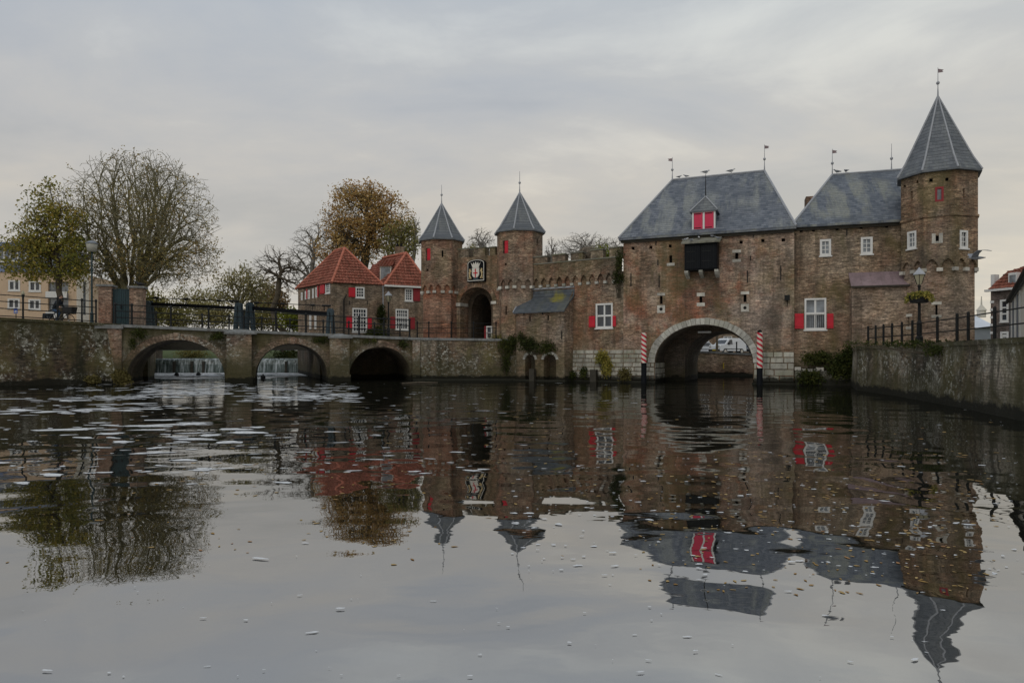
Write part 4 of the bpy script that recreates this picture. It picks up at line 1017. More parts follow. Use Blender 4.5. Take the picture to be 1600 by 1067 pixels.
# ================================================================== QUAYS
def quay(name, label, pts, ztop, mat, zb=-1.2, cope=.14, over=.08, batter=.0, cope_mat='coping', side=1, seg=1.2):
    """wall along pts (seen from its right-hand side), ztop(k) per point"""
    t = thing(name, label, 'quay wall', (pts[0][0], pts[0][1], zb)); P = []; Z = []
    for k in range(len(pts)-1):
        a, b = Vector(pts[k]), Vector(pts[k+1]); n = max(1, int((b-a).length/seg))
        for j in range(n): P.append(a+(b-a)*j/n); Z.append(ztop[k]+(ztop[k+1]-ztop[k])*j/n)
    P.append(Vector(pts[-1])); Z.append(ztop[-1]); N = []
    for k in range(len(P)):
        d = (P[min(k+1, len(P)-1)]-P[max(0, k-1)]).normalized(); N.append(Vector((d.y, -d.x))*side)     # towards the water
    m = M(); mc = M()
    for k in range(len(P)-1):
        q = []
        for j in (k, k+1):
            f = P[j]+N[j]*batter; q.append(((f.x, f.y, zb), (P[j].x, P[j].y, Z[j]-cope)))
        m.poly([q[0][0], q[1][0], q[1][1], q[0][1]])
        A = [P[k]+N[k]*over, P[k+1]+N[k+1]*over, P[k+1]-N[k+1]*.45, P[k]-N[k]*.45]; zz = [Z[k], Z[k+1], Z[k+1], Z[k]]
        T_ = [(a.x, a.y, z) for a, z in zip(A, zz)]; B_ = [(a.x, a.y, z-cope) for a, z in zip(A, zz)]
        mc.poly(T_); mc.poly([B_[0], B_[1], T_[1], T_[0]]); mc.poly([B_[3], B_[2], B_[1], B_[0]]); mc.poly([B_[2], B_[3], T_[3], T_[2]])
    for e in (0, -1):
        m.poly([(P[e].x, P[e].y, zb), (P[e].x-N[e].x*.45, P[e].y-N[e].y*.45, zb), (P[e].x-N[e].x*.45, P[e].y-N[e].y*.45, Z[e]-cope), (P[e].x, P[e].y, Z[e]-cope)])
    m.build('wall', mat, t, 'W'); mc.build('coping', cope_mat, t, 'W'); return t
ql = quay('quay_wall', 'high dark mossy brick quay wall left of the bridge', QL, [3.75, 3.5, 3.27], 'brick_quay_left', cope_mat='brick_quay_left', batter=.12)
# light brick pilaster where quay and bridge meet
part_box('pilaster', 'brick_pier', ql, BR, -1.15, .02, -.12, .3, -.6, 3.02)
part_box('pilaster_cap', 'coping', ql, BR, -1.25, .1, -.22, .4, 3.021, 3.22)
FQ = [gp(646, 42.65), gp(790, 43.2), gp(808, 43.2)]
fq = quay('quay_wall', 'low stained brick forecourt quay in front of the land gate arch', FQ, [2.68, 2.62, 2.55], 'brick_quay_mid', cope_mat='coping', batter=.1)
f_ = Frame(FQ[0], FQ[1]); part_box('pilaster', 'brick_pier', fq, f_, -.05, .42, -.16, .2, -.6, 2.5)
part_box('footing', 'stone_dark', fq, f_, 0, f_.L+.6, -.3, -.12, -.6, .12)
qr = quay('quay_wall', 'curving mossy brick quay wall at the right edge carrying iron railings', [(17.9, 36.0)]+QR, [1.9]+[QRZ]*len(QR), 'brick_quay_right', cope_mat='brick_quay_right', batter=.15, side=1, over=.03)
far_q = quay('quay_wall', 'weathered canal wall seen through the water gate arch', [(11.1, 53.2), (15, 53.2), (20, 52.6), (28, 52.0)], [1.95, 1.92, 1.66, 1.6], 'brick_tower_low', batter=.05)
part_box('footing', 'stone_dark', far_q, Frame((11.1, 53.2), (20, 52.7)), 0, 9, -.4, -.02, -.6, .16)
o = fbox(M(), Frame((16.4, 52.92), u=(1, -.1)), -.03, .03, 0, .05, .55, 1.0).build('yellow_marker', 'yellow', far_q, 'W')

p1, p2 = BR.w(10.85, 5.2, 0), BR.w(-.35, 5.2, 0)
quay('quay_wall', 'dark channel wall behind the middle bridge arch', [(-19.75, 62.9), (p1.x-.03, p1.y-.05), (b2.x, b2.y-.06)], [2.62, 2.62, 2.62], 'brick_shaded', batter=0)
quay('quay_wall', 'stained channel wall seen through the left bridge arch', [(p2.x, p2.y), (-32.8, 62.9)], [3.2, 3.2], 'brick_quay_mid', batter=0)

# ================================================================== BRIDGE
br = BR.root('stone_bridge', 'three-arched brick bridge with mossy spandrels and flat-capped piers', 'bridge')
BD = 5.0
def barch(x0, x1, yc, ys=575):
    s0, s1 = BR.px(x0, 575)[0], BR.px(x1, 575)[0]; zc = BR.px((x0+x1)/2, yc)[1]; return (s0, s1, -.6, .35, zc, 'ellipse', .3)
BAR = [barch(198, 351, 530.5), barch(399, 512, 536.5), barch(546, 642, 541.5)]
m = M(); wall(m, 0, BR.L, -.6, lambda s: DECK(s)-.16, [], BAR, BD, BR.w, 24); m.build('spandrel_wall', 'brick_bridge', br, 'W')
m = M(); wall(m, 0, BR.L, -.6, lambda s: DECK(s)-.16, [], [a[:6]+(.01,) for a in BAR], .01, BR.w, 20, off=BD); [lining(m, BR.w, a, .3, BD) for a in BAR]; m.build('far_spandrel_wall', 'brick_shaded', br, 'W')
m = M(); nS = 10
for k in range(nS):
    a, b = BR.L*k/nS, BR.L*(k+1)/nS; q = lambda o, dz: ([BR.w(a, o, DECK(a)+dz), BR.w(b, o, DECK(b)+dz)])
    f1, f0, g1, g0 = q(-.12, 0), q(-.12, -.155), q(BD+.12, 0), q(BD+.12, -.155)
    m.poly([f1[0], f1[1], g1[1], g1[0]]); m.poly([f0[0], f0[1], f1[1], f1[0]]); m.poly([g0[0], g0[1], f0[1], f0[0]]); m.poly([g0[1], g0[0], g1[0], g1[1]])
m.build('deck_coping', 'coping', br, 'W')
for A_ in BAR:
    cB, aB, bB = (A_[0]+A_[1])/2, (A_[1]-A_[0])/2, A_[4]-A_[3]; m = M(); nb = 46
    for k in range(nb):
        t0, t1 = math.pi*k/nb, math.pi*(k+1)/nb; e = .34
        q = [(cB-math.cos(t)*(aB+e_), A_[3]+math.sin(t)*(bB+e_)) for t, e_ in ((t0+.004, .0), (t1-.004, .0), (t1-.004, e), (t0+.004, e))]
        m.prism(q, lambda u, v, d: BR.w(u, d, v), -.035-random.uniform(0, .012), .1)
    m.build('arch_ring', 'brick_pier', br, 'W')
    M().prism([(cB-.13, A_[4]-.02), (cB+.13, A_[4]-.02), (cB+.17, A_[4]+.38), (cB-.17, A_[4]+.38)], lambda u, v, d: BR.w(u, d, v), -.09, .05).build('keystone', 'brick_pier', br, 'W')
for x0, x1, c0, c1, yt in ((354, 393, 350, 401, 518), (515.5, 546, 513.5, 550.5, 524.5)):
    PO = -.5; s0, s1 = BR.px(x0, 550, PO)[0], BR.px(x1, 550, PO)[0]; k0, k1 = BR.px(c0, 520, PO)[0], BR.px(c1, 520, PO)[0]; zt = BR.px((x0+x1)/2, yt+4, PO)[1]
    m = M(); q = [(s0-.06, -.5, -.6), (s1+.06, -.5, -.6)]
    fbox(m, BR, s0, s1, PO, -.003, -.6, zt); fbox(m, BR, s0-.07, s1+.07, PO-.07, -.003, -.6, .42); m.build('pier', 'brick_pier', br, 'W')
    m = M(); zc = zt+.1
    E = [BR.w(k0, PO-.14, zc), BR.w(k1, PO-.14, zc), BR.w(k1, -.002, zc), BR.w(k0, -.002, zc)]; D = [p-Vector((0, 0, .1)) for p in E]
    A1, A2 = BR.w(k0+.55, -.002, zc+.2), BR.w(k1-.55, -.002, zc+.2)
    m.poly([E[0], E[1], A2, A1]); m.poly([E[1], E[2], A2]); m.poly([E[3], E[0], A1]); m.poly(list(reversed(D)))
    for k in range(4): m.poly([D[k], D[(k+1) % 4], E[(k+1) % 4], E[k]])
    m.build('pier_cap', 'coping', br, 'W')
m = M(); fbox(m, BR, BAR[0][0]-.4, BAR[0][0]+.25, BD+.05, BD+2.6, -.6, 1.7); m.build('abutment', 'brick_pier', br, 'W')

# ------------------------------------------------------------------ railings
def railing(name, label, pts, h, rails, post_r=.045, rail_r=.022, mat='iron', small=None, knob=True, group=None):
    """pts: world (x,y,z_foot) of each post"""
    t = thing(name, label, 'railing', pts[0], group=group)
    for p in pts:
        m = M(); hh = h+.06
        m.lathe([(post_r*1.5, 0), (post_r*1.5, .06), (post_r, .09), (post_r, hh-.1), (post_r*1.5, hh-.07), (post_r*1.5, hh-.02), (post_r*.7, hh+.05)] if knob else [(post_r, 0), (post_r, hh), (post_r*.5, hh+.03)], p, 7); m.build('post', mat, t, 'W')
    for f in rails:
        m = M(); m.path([(p[0], p[1], p[2]+h*f) for p in pts], rail_r, 5); m.build('rail', mat, t, 'W')
    return t
def bridge_pts(pxs, off):
    out = []
    for x in pxs: s = BR.px(x, 510, off)[0]; w = BR.w(s, off, DECK(s)-.005); out.append(tuple(w))
    return out
railing('bridge_railing', 'near iron railing of the bridge above its three arches', bridge_pts([180, 206, 267, 326, 381, 431, 478, 521, 561, 600, 640], .08), 1.08, (.36, .68, 1.0), rail_r=.03, post_r=.055)
railing('bridge_railing', 'far iron railing of the bridge, seen behind the near one', bridge_pts([200, 244, 316, 358, 409, 453, 505, 545, 585, 625], 4.85), 1.0, (.4, .98), post_r=.05)
def lerp_pts(line, offs, zs):
    return [(p[0], p[1], z) for p, z in zip(line, zs)]
qs = []
for px in (-60, -10, 36, 90, 128, 150):
    f_ = Frame(QL[0], QL[1]) if px < 0 else Frame(QL[1], QL[2]); s, _ = f_.px(px, 480, .35); w = f_.w(s, .35, 0); zt = np.interp(px, [-420, 0, 190], [3.75, 3.5, 3.27]); qs.append((w.x, w.y, zt-.02))
railing('quay_railing', 'four-rail iron railing on top of the left quay in front of the cyclist', qs, 1.2, (.1, .42, .72, 1.0), rail_r=.026)
fs = []
f_ = Frame(FQ[0], FQ[1])
for px in (652, 670, 705, 740, 775): s, _ = f_.px(px, 510, .5); w = f_.w(s, .5, 2.6); fs.append(tuple(w))
railing('forecourt_railing', 'thin iron railing before the land gate arch', fs, 1.02, (.38, .7, 1.0), post_r=.04, rail_r=.016)
rs = []
QRS = [(17.2, 34.0)]+QR
for px in (1347.5, 1359, 1371, 1384, 1399, 1415, 1453, 1483, 1500, 1540, 1590, 1650):
    best = None
    for a, b in zip(QR, QR[1:]):
        f_ = Frame(a, b); s, _ = f_.px(px, 510, -.0)
        if -0.3 <= s <= f_.L+.3: best = (f_, s); break
    if best is None: continue
    f_, s = best; w = f_.w(s, 0, 0); nrm = f_.n*(-1) if f_.n.x < 0 else f_.n
    # set back from the edge, away from the water
    rs.append((w.x+.28, w.y+.05, QRZ-.01))
railing('quay_railing', 'two-rail iron railing with square posts along the right quay', rs, .80, (.45, .93), post_r=.043, rail_r=.02, knob=False)

# ================================================================== WEIR AND SLUICE GEAR
wr = thing('weir', 'low weir with water spilling over it, seen through the bridge arches', 'weir', (-27, 63, -.6))
M().box(-36, -18.6, 62.75, 63.4, -.6, 1.26).build('sill', 'stone_dark', wr, 'W')
def mat_fall():
    m, g, b, o = new_mat('waterfall'); p = g.n('ShaderNodeNewGeometry').outputs['Position']
    n = g.noise(g.map(p, (5, 5, .35)), 1.0, 5, .65)
    c = g.ramp(n, [(.38, (.03, .04, .035)), (.52, (.14, .17, .16)), (.68, (.5, .53, .54))])
    setb(g, b, Base_Color=c, Roughness=.25); bump(g, b, n, .05); return m
MT['fall'] = mat_fall()
m = M(); xs = np.linspace(-36, -18.6, 60); prof = [(63.3, 1.325), (62.8, 1.31), (62.62, 1.2), (62.5, .8), (62.42, .02)]
rows = [[(x, y+random.uniform(-.02, .02), z) for x in xs] for y, z in prof]
for ra, rb in zip(rows, rows[1:]):
    for k in range(59): m.poly([ra[k], rb[k], rb[k+1], ra[k+1]])
m.build('falling_water', 'fall', wr, 'W', True)
for px in (272, 300, 318, 447): x = at(px, 570, 62.4).x; M().box(x-.1, x+.1, 62.3, 62.75, -.4, 1.05).build('timber_post', 'wood_wet', wr, 'W')
for x in (-33.6, -29.0, -18.6):
    if x == -29.0: continue
    M().box(x-.6, x+.6, 61.8, 64.5, -.6, 2.6).build('abutment', 'brick_shaded', wr, 'W')
def stand(t, px0, px1, d, y0, y1):
    """A-shaped cast stand between pixel columns"""
    a, b = at(px0, y0, d), at(px1, y1, d); zf = b.z-.3
    for sg in (-1, 1):
        m = M(); w = (b.x-a.x)/2; cx = (a.x+b.x)/2
        m.prism([(cx-w, zf), (cx-w*.45, zf), (cx-w*.1, a.z-.25), (cx+w*.1, a.z-.25), (cx+w*.45, zf), (cx+w, zf), (cx+w*.62, a.z-.12), (cx+w*.3, a.z), (cx-w*.3, a.z), (cx-w*.62, a.z-.12)], lambda u, v, q: (u, d+sg*.22+q, v), -.04, .04)
        m.build('stand', 'iron_blue', t, 'W')
def sluice(label, d, beam, rod, stands, loc):
    t = thing('sluice_gear', label, 'sluice gear', loc)
    (x0, ya), (x1, yb), th = beam; a, b = at(x0, ya, d), at(x1, yb, d); h = th/FPX*d
    i = M(); i.prism([(a.x, a.z), (b.x, b.z), (b.x, b.z-h), (a.x, a.z-h)], lambda u, v, q: (u, d+q, v), -.12, .12); i.build('beam', 'black', t, 'W')
    (x0, ya), (x1, yb) = rod; a, b = at(x0, ya, d), at(x1, yb, d); m = M(); m.tube(a, b, .035, n=6); m.build('shaft', 'iron', t, 'W')
    for f in (.1, .42, .78, .92, .97): p = a+(b-a)*f; m = M(); m.tube(p-Vector((.16, 0, 0)), p+Vector((.16, 0, 0)), .075, n=8); m.tube(p, p-Vector((0, 0, .38)), .03, n=5); m.build('bearing', 'iron', t, 'W')
    for x0, x1, y0, y1 in stands: stand(t, x0, x1, d, y0, y1)
    return t
sluice('left iron sluice beam and shaft on blue stands behind the bridge railing', 50, ((238, 472.5), (371, 479), 5), ((230, 465), (374, 471)), [(366, 380, 473, 513), (225, 240, 470, 506)], (-23, 50, 2.2))
sluice('right iron sluice beam and shaft on blue stands near the red-roofed house', 52, ((392, 478.5), (514, 487.5), 6), ((388, 472.5), (517, 478)), [(383, 398, 473, 514), (510, 523, 482, 517)], (-17, 52, 2.2))
M().box(-31, -12.5, 49.2, 52.8, 1.98, 2.78).build('walkway', 'wood_wet'); wk = bpy.data.objects['walkway']; settag(wk, 'dark timber walkway carrying the sluice gear over the channel', 'walkway')
for px, py, dd, nm in ((276, 586, 55, 'left of the pair floating below the weir'), (310, 585.3, 56, 'right of the pair floating below the weir'), (411, 590, 50, 'floating under the middle bridge arch')):
    p = on_level(px, py+1.5, 0); t = thing('buoy', 'black round buoy, '+nm, 'buoy', (p.x, p.y, -.05), group='buoys below the weir')
    M().sphere((0, 0, .14), .17, 12, 8).build('float', 'rubber', t, smooth=True); M().lathe([(.03, 0), (.05, .03), (.02, .07)], (0, 0, .3), 8).build('eye', 'iron', t)

# ================================================================== MOORING POLES
def mat_stripe():
    m, g, b, o = new_mat('pole_stripe'); oc = g.n('ShaderNodeTexCoord').outputs['Object']
    s = g.n('ShaderNodeSeparateXYZ', {0: oc}); a = g.math('ARCTAN2', s.outputs[1], s.outputs[0])
    v = g.math('ADD', g.math('MULTIPLY', s.outputs[2], 3.7), g.math('MULTIPLY', a, 2/(2*math.pi)))
    f = g.math('FRACT', g.math('ADD', v, 10.0))
    c = g.mix(g.ramp(f, [(.495, 0), (.505, 1)]), (.50, .012, .03), (.66, .61, .52))
    n = g.noise(oc, 7, 5, .65); c = g.mix(.5, c, g.ramp(n, [(.3, .7), (.7, 1.2)]), 'MULTIPLY')
    setb(g, b, Base_Color=c, Roughness=.5); return m
MT['stripe'] = mat_stripe()
for px, d, y0, y1, cap, lab in ((1006, 38.6, 520, 567, 0, 'red and white striped mooring pole left of the water gate arch'), (1187, 36.1, 519.5, 575, 1, 'red and white striped mooring pole right of the water gate arch')):
    p = at(px, 580, d); zt, zm = at(px, y0, d).z, at(px, y1, d).z
    t = thing('mooring_pole', lab, 'pole', (p.x, p.y, -.8), group='striped mooring poles')
    M().lathe([(.15, zm), (.148, zt-.02), (.13, zt)], (0, 0, .8), 16).build('striped_shaft', 'stripe', t, smooth=False)
    M().lathe([(.152, -.8), (.152, zm-.001)], (0, 0, .8), 16).build('black_base', 'black', t)
    if cap: M().lathe([(.11, zt+.001), (.12, zt+.08), (.05, zt+.14)], (0, 0, .8), 10).build('cap', 'black', t)

# ================================================================== BRICK PILLARS AND GREEN GATE on the left
PF = Frame(gp(150, 38.2), gp(230, 38.9), zb=3.2)
for x0, x1, yt, yb, lab in ((153.5, 174, 445, 500, 'left brick pillar beside the green metal gate'), (202, 223, 447.5, 504, 'right brick pillar beside the green metal gate, bird on top')):
    s0, s1 = PF.px(x0)[0], PF.px(x1)[0]; zt = PF.px((x0+x1)/2, yt)[1]
    t = Frame(PF.w(s0, 0, 0)[:2], u=PF.u, zb=3.2).root('gate_pillar', lab, 'pillar', group='brick gate pillars')
    fbox(M(), PF, s0, s1, 0, .75, 3.2, zt-.09).build('shaft', 'brick_pillar', t, 'W'); fbox(M(), PF, s0-.1, s1+.1, -.1, .85, zt-.089, zt+.02).build('cap', 'coping', t, 'W')
s0, s1 = PF.px(174)[0], PF.px(202)[0]; zt = PF.px(188, 451)[1]
gt = Frame(PF.w(s0, .1, 0)[:2], u=PF.u, zb=3.2).root('metal_gate', 'dark green ribbed metal gate between the two brick pillars', 'gate')
nb = 8
for k in range(nb):
    a, b = s0+.02+(s1-s0-.04)*k/nb, s0+.02+(s1-s0-.04)*(k+1)/nb; fbox(M(), PF, a+.006, b-.006, .2-.015*(k % 2), .26, 3.22, zt-.06).build('panel', 'door_green', gt, 'W')
fbox(M(), PF, s0+.01, s1-.01, .17, .29, zt-.059, zt).build('top_rail', 'door_green', gt, 'W')
s = (s0+s1)/2; fbox(M(), PF, s-.03, s+.03, .1, .18, 4.2, 4.4).build('handle', 'iron', gt, 'W')

# ================================================================== RED-ROOFED HOUSES
HA = Vector(gp(519, 63)); HB = Vector(gp(599, 65.1)); HC = Vector(gp(672, 67.2)); SV = Vector((-4.9, 5.6))
H1 = Frame(HA, HB, zb=2.0); HS = Frame(HA+SV, HA, zb=2.0); H2 = Frame(HB, HC, zb=2.0)
HE = 8.35
def tile_roof(parent, faces, name='roof', pitch=.3, amp=.03, rowh=.36):
    """pantiled faces: each a list of 3-4 world points (eave first two); corrugated and stepped strips, real relief"""
    m = M()
    for P in faces:
        P = [Vector(p) for p in P]; u = (P[1]-P[0]); L = u.length; u = u/L; n = u.cross(P[2]-P[1] if len(P) == 3 else P[3]-P[0]).normalized()
        if n.z < 0: n = -n
        v = n.cross(u).normalized()
        if v.z < 0: v = -v
        pts = [((p-P[0]).dot(u), (p-P[0]).dot(v)) for p in P]; vmax = max(p[1] for p in pts); nr = max(2, round(vmax/rowh))
        def span(vv):
            xs = []
            for (a, b), (c_, d_) in zip(pts, pts[1:]+pts[:1]):
                if abs(b-d_) > 1e-6 and min(b, d_)-1e-6 <= vv <= max(b, d_)+1e-6: xs.append(a+(c_-a)*(vv-b)/(d_-b))
            return (min(xs), max(xs)) if xs else (0, 0)
        for r_ in range(nr):
            v0, v1 = vmax*r_/nr, vmax*(r_+1)/nr-1e-5; a0, a1 = span(v0+1e-5); b0_, b1_ = span(v1)
            cols = sorted({a0, a1}|{k*pitch/4 for k in range(int(math.floor(a0/pitch*4)), int(a1/pitch*4)+1) if a0 < k*pitch/4 < a1})
            for x0, x1 in zip(cols, cols[1:]):
                def pt(x, vv, lift): return P[0]+u*x+v*vv+n*(amp*math.sin(2*math.pi*x/pitch)+lift)
                cl = lambda x: max(b0_, min(b1_, x))
                if cl(x1)-cl(x0) < 1e-6 and (x1 <= b0_ or x0 >= b1_) and len(P) > 0:
                    if abs(x1-x0) < 1e-6: continue
                m.poly([pt(x0, v0, .07), pt(x1, v0, .07), pt(cl(x1), v1, .0), pt(cl(x0), v1, .0)])
                m.poly([pt(x0, v0, .0), pt(x1, v0, .0), pt(x1, v0, .07), pt(x0, v0, .07)])
    o = m.build(name, 'tile', parent, 'W'); o['kind'] = 'stuff'; return o
def ridge_caps(parent, a, b, step=.42, r=.13):
    a, b = Vector(a), Vector(b); n = max(1, int((b-a).length/step))
    for k in range(n):
        m = M(); m.tube(a+(b-a)*(k/n), a+(b-a)*((k+1.08)/n), r, r*.86, 7); m.build('ridge_tile', 'ridge_tile', parent, 'W')

h1 = H1.root('house', 'brown brick house with steep red-tiled hipped roof and red shutters behind the bridge', 'house')
up1 = H1.rect(555.5, 448.5, 569.5, 465.5); lo1 = H1.rect(550.5, 481.5, 573.5, 519)
m = M(); wall(m, 0, H1.L, 1.2, HE, [up1, lo1], [], .2, H1.w)
sw = [HS.rect(508.5, 441.5, 516, 458.5)]+[HS.rect(a, 447+(499-a)*.35, b, 464+(499-a)*.18) for a, b in ((493, 496.5), (488, 490.5), (481, 484.5), (476.5, 479), (470.5, 473))]
swl = [HS.rect(a, 488, b, 514) for a, b in ((491.5, 494.5), (483.5, 486.5))]
wall(m, 0, HS.L, 1.2, HE, sw+swl, [], .2, HS.w)
q = [HA+SV, HB+SV, HB]; 
for a, b in ((HA+SV, HB+SV), (HB+SV, HB)): m.poly([(a.x, a.y, 1.2), (b.x, b.y, 1.2), (b.x, b.y, HE), (a.x, a.y, HE)])
m.build('wall', 'brick_house', h1, 'W')
window(h1, H1, up1, 3, 3, bw=.05, fw=.12); window(h1, H1, lo1, 5, 6, bw=.06, fw=.13, transom=.62)
shutter(h1, H1, H1.rect(544.5, 449.5, 555, 464)); shutter(h1, H1, H1.rect(541, 494, 550, 513)); shutter(h1, H1, H1.rect(574.5, 496, 580.5, 514))
window(h1, HS, sw[0], 2, 4, bw=.06, fw=.14); shutter(h1, HS, HS.rect(501, 443.5, 508, 459))
for k, r in enumerate(sw[1:]): window(h1, HS, r, 1, 3, bw=.06, fw=.16, sill=False)
for r in swl: window(h1, HS, r, 1, 4, bw=.06, fw=.16, sill=False)
shutter(h1, HS, HS.rect(496.8, 447, 498.5, 464)); shutter(h1, HS, HS.rect(479.5, 452, 481, 467))
mid = lambda a, b: (a+b)/2
A1_ = at(549.5, 387.5, 66.2); apA = Vector((mid(HA, HB).x+SV.x*.36, mid(HA, HB).y+SV.y*.36, at(549.5, 387.5, 66.0).z)); apB = Vector((mid(HA, HB).x+SV.x*.62, mid(HA, HB).y+SV.y*.62, apA.z))
ov = .3; ctr = mid(HA, HB+SV)
def ovh(p, k=1.06): return Vector((ctr.x+(p.x-ctr.x)*k, ctr.y+(p.y-ctr.y)*k, HE-.05))
e0, e1, e2, e3 = ovh(HA), ovh(HB, 1.01), ovh(HB+SV), ovh(HA+SV)
r1 = tile_roof(h1, [[e0, e1, apA], [e3, e0, apA, apB], [e2, e3, apB], [e1, e2, apB, apA]])
for a, b in ((e0, apA), (e1, apA), (apA, apB), (e3, apB)): ridge_caps(r1, a, b)
m = M(); m.poly([e0-Vector((0, 0, .03)), e1-Vector((0, 0, .03)), e2-Vector((0, 0, .03)), e3-Vector((0, 0, .03))]); m.build('soffit', 'wood_wet', h1, 'W')
p = at(537, 392, 70); M().box(p.x-.35, p.x+.35, p.y-.3, p.y+.4, HE+.5, p.z+.2).build('chimney', 'brick_house', h1, 'W')
m = M(); m.path([H1.w(H1.px(537)[0], -.08, 3.2), H1.w(H1.px(537)[0], -.08, H1.px(537, 468)[1]), H1.w(H1.px(541)[0], -.08, H1.px(541, 461)[1])], .05, 6); m.build('vent_pipe', 'iron', h1, 'W')
for px in (546, 574): anchor(h1, H1, px, 470, 476)
m = M(); m.tube(H1.w(H1.L-.05, -.08, 2.4), H1.w(H1.L-.05, -.08, HE-.1), .05, n=6); m.build('drainpipe', 'lead', h1, 'W')

h2 = H2.root('house', 'brick house with pointed red-tiled roof and white gutter squeezed against the left gate tower', 'house')
up2 = H2.rect(632.5, 451, 645, 470.5); lo2 = H2.rect(618, 483, 638, 515.5)
m = M(); wall(m, 0, H2.L, 1.2, HE, [up2, lo2], [], .2, H2.w)
for a, b in ((HB+SV, HC+SV), (HC+SV, HC)): m.poly([(a.x, a.y, 1.2), (b.x, b.y, 1.2), (b.x, b.y, HE), (a.x, a.y, HE)])
m.build('wall', 'brick_house', h2, 'W')
window(h2, H2, up2, 3, 4, bw=.06, fw=.13); window(h2, H2, lo2, 5, 6, bw=.06, fw=.13, transom=.6)
shutter(h2, H2, H2.rect(645.5, 451, 656, 470.5), 'red_dark'); shutter(h2, H2, H2.rect(609.5, 495, 617.5, 513), 'red_dark'); shutter(h2, H2, H2.rect(639, 496, 648, 514), 'red_dark')
apC = Vector((mid(HB, HC).x+SV.x*.3, mid(HB, HC).y+SV.y*.3, at(635, 395.5, 68).z)); apC.x = at(635, 395, apC.y).x; apD = apC+Vector((SV.x*.6, SV.y*.6, 0))
f0, f1, f2, f3 = (Vector((p.x, p.y, HE-.05)) for p in (HB-H2.n*.25, HC-H2.n*.25, HC+SV, HB+SV))
r2 = tile_roof(h2, [[f0, f1, apC], [f1, f2, apD, apC], [f3, f0, apC, apD], [f2, f3, apD]])
for a, b in ((f0, apC), (f1, apC), (apC, apD)): ridge_caps(r2, a, b)
m = M(); fbox(m, H2, .02, H2.L, -.36, -.24, HE-.2, HE-.03); m.build('gutter', 'white', h2, 'W')
p = at(624, 391, 73); M().box(p.x-.4, p.x+.5, p.y-.3, p.y+.4, HE+.5, p.z+.35).build('chimney', 'brick_house', h2, 'W')
for dx in (-.2, .2): M().lathe([(.14, 0), (.11, .35)], (p.x+dx, p.y, p.z+.35), 8).build('chimney_pot', 'black', h2, 'W')
# side dormer on the left slope
DY = 66.3; da = at(593.5, 437, DY); db = at(611, 437, DY); dt = at(600, 416, DY).z
dr = M().box(da.x, db.x, DY, DY+2.2, da.z-.2, dt).build('dormer', 'cream', h2, 'W')
m = M(); m.poly([(da.x+.1, DY-.02, da.z+.05), (db.x-.1, DY-.02, da.z+.05), (db.x-.1, DY-.02, dt-.1), (da.x+.1, DY-.02, dt-.1)]); m.build('pane', 'glass_grey', dr, 'W')
tile_roof(dr, [[Vector((da.x-.15, DY-.2, dt)), Vector((db.x+.15, DY-.2, dt)), Vector((db.x+.15, DY+2.2, dt+1.0)), Vector((da.x-.15, DY+2.2, dt+1.0))]], 'dormer_roof')
# low link roof behind, joining the two houses
lk0, lk1 = at(574, 428, 70.5), at(625, 428, 71.5); zt = at(590, 412.5, 73).z
lk = thing('link_roof', 'low red-tiled roof joining the two houses behind the side dormer', 'roof', (lk0.x, lk0.y, 2.6))
M().box(lk0.x, lk1.x, lk0.y+.3, lk0.y+5, 2.6, lk0.z-.1).build('wall', 'brick_house', lk, 'W')
tile_roof(lk, [[Vector((lk0.x, lk0.y, lk0.z-.3)), Vector((lk1.x, lk0.y, lk0.z-.3)), Vector((lk1.x, lk0.y+2.6, zt)), Vector((lk0.x, lk0.y+2.6, zt))], [Vector((lk1.x, lk0.y+5.2, lk0.z-.3)), Vector((lk0.x, lk0.y+5.2, lk0.z-.3)), Vector((lk0.x, lk0.y+2.6, zt)), Vector((lk1.x, lk0.y+2.6, zt))]])

# ================================================================== FAR BUILDINGS
PB = Frame(gp(-120, 62), gp(126, 64), zb=3.0)
pb = PB.root('apartment_block', 'peach plastered apartment block with white windows behind the left trees', 'building')
wn = [PB.rect(13, 438, 31.5, 454.5), PB.rect(45, 439, 64, 455.5), PB.rect(12, 466.5, 31, 482.5), PB.rect(44.5, 467.5, 63.5, 484)]+[PB.rect(a, y, a+18, y+16) for a in (-22, -56, -90) for y in (438, 466.5)]
bal = PB.rect(75, 441, 107, 497); zt = PB.px(60, 426)[1]
m = M(); wall(m, 0, PB.L, 3.0, zt, wn+[bal], [], .25, PB.w); m.poly([PB.w(PB.L, 0, 3), PB.w(PB.L, 10, 3), PB.w(PB.L, 10, zt), PB.w(PB.L, 0, zt)]); m.build('wall', 'plaster', pb, 'W')
for r in wn: window(pb, PB, r, 2, 1, fw=.14, bw=.14)
recess(pb, PB, bal, .24, 'glass_grey', 'balcony_glazing')
q = PB.rect(74, 456, 107, 465.5); part_box('balcony_parapet', 'white', pb, PB, q[0], q[1], -.35, -.25, q[2], q[3])
q = PB.rect(74, 488, 107, 497); part_box('balcony_parapet', 'white', pb, PB, q[0], q[1], -.35, -.25, q[2], q[3])
zg = PB.px(30, 376)[1]; zg0 = zt
m = M(); fbox(m, PB, 0, PB.px(70)[0], 1.6, 9, zt, zg-.35); m.build('upper_storey', 'grey_panel', pb, 'W')
part_box('roof_slab', 'blue_panel', pb, PB, -.4, PB.px(74)[0], 1.1, 9.5, zg-.35, zg)
part_box('parapet', 'blue_panel', pb, PB, -.2, PB.L+.05, -.1, .4, zt, zt+.3)
for px in (-30, -6, 15, 40): 
    r = PB.rect(px, 384, px+14, 409, 1.6); window(pb, Frame(PB.w(0, 1.58, 0)[:2], u=PB.u), r, 1, 2, fw=.14, bw=.1, glass='glass_grey')
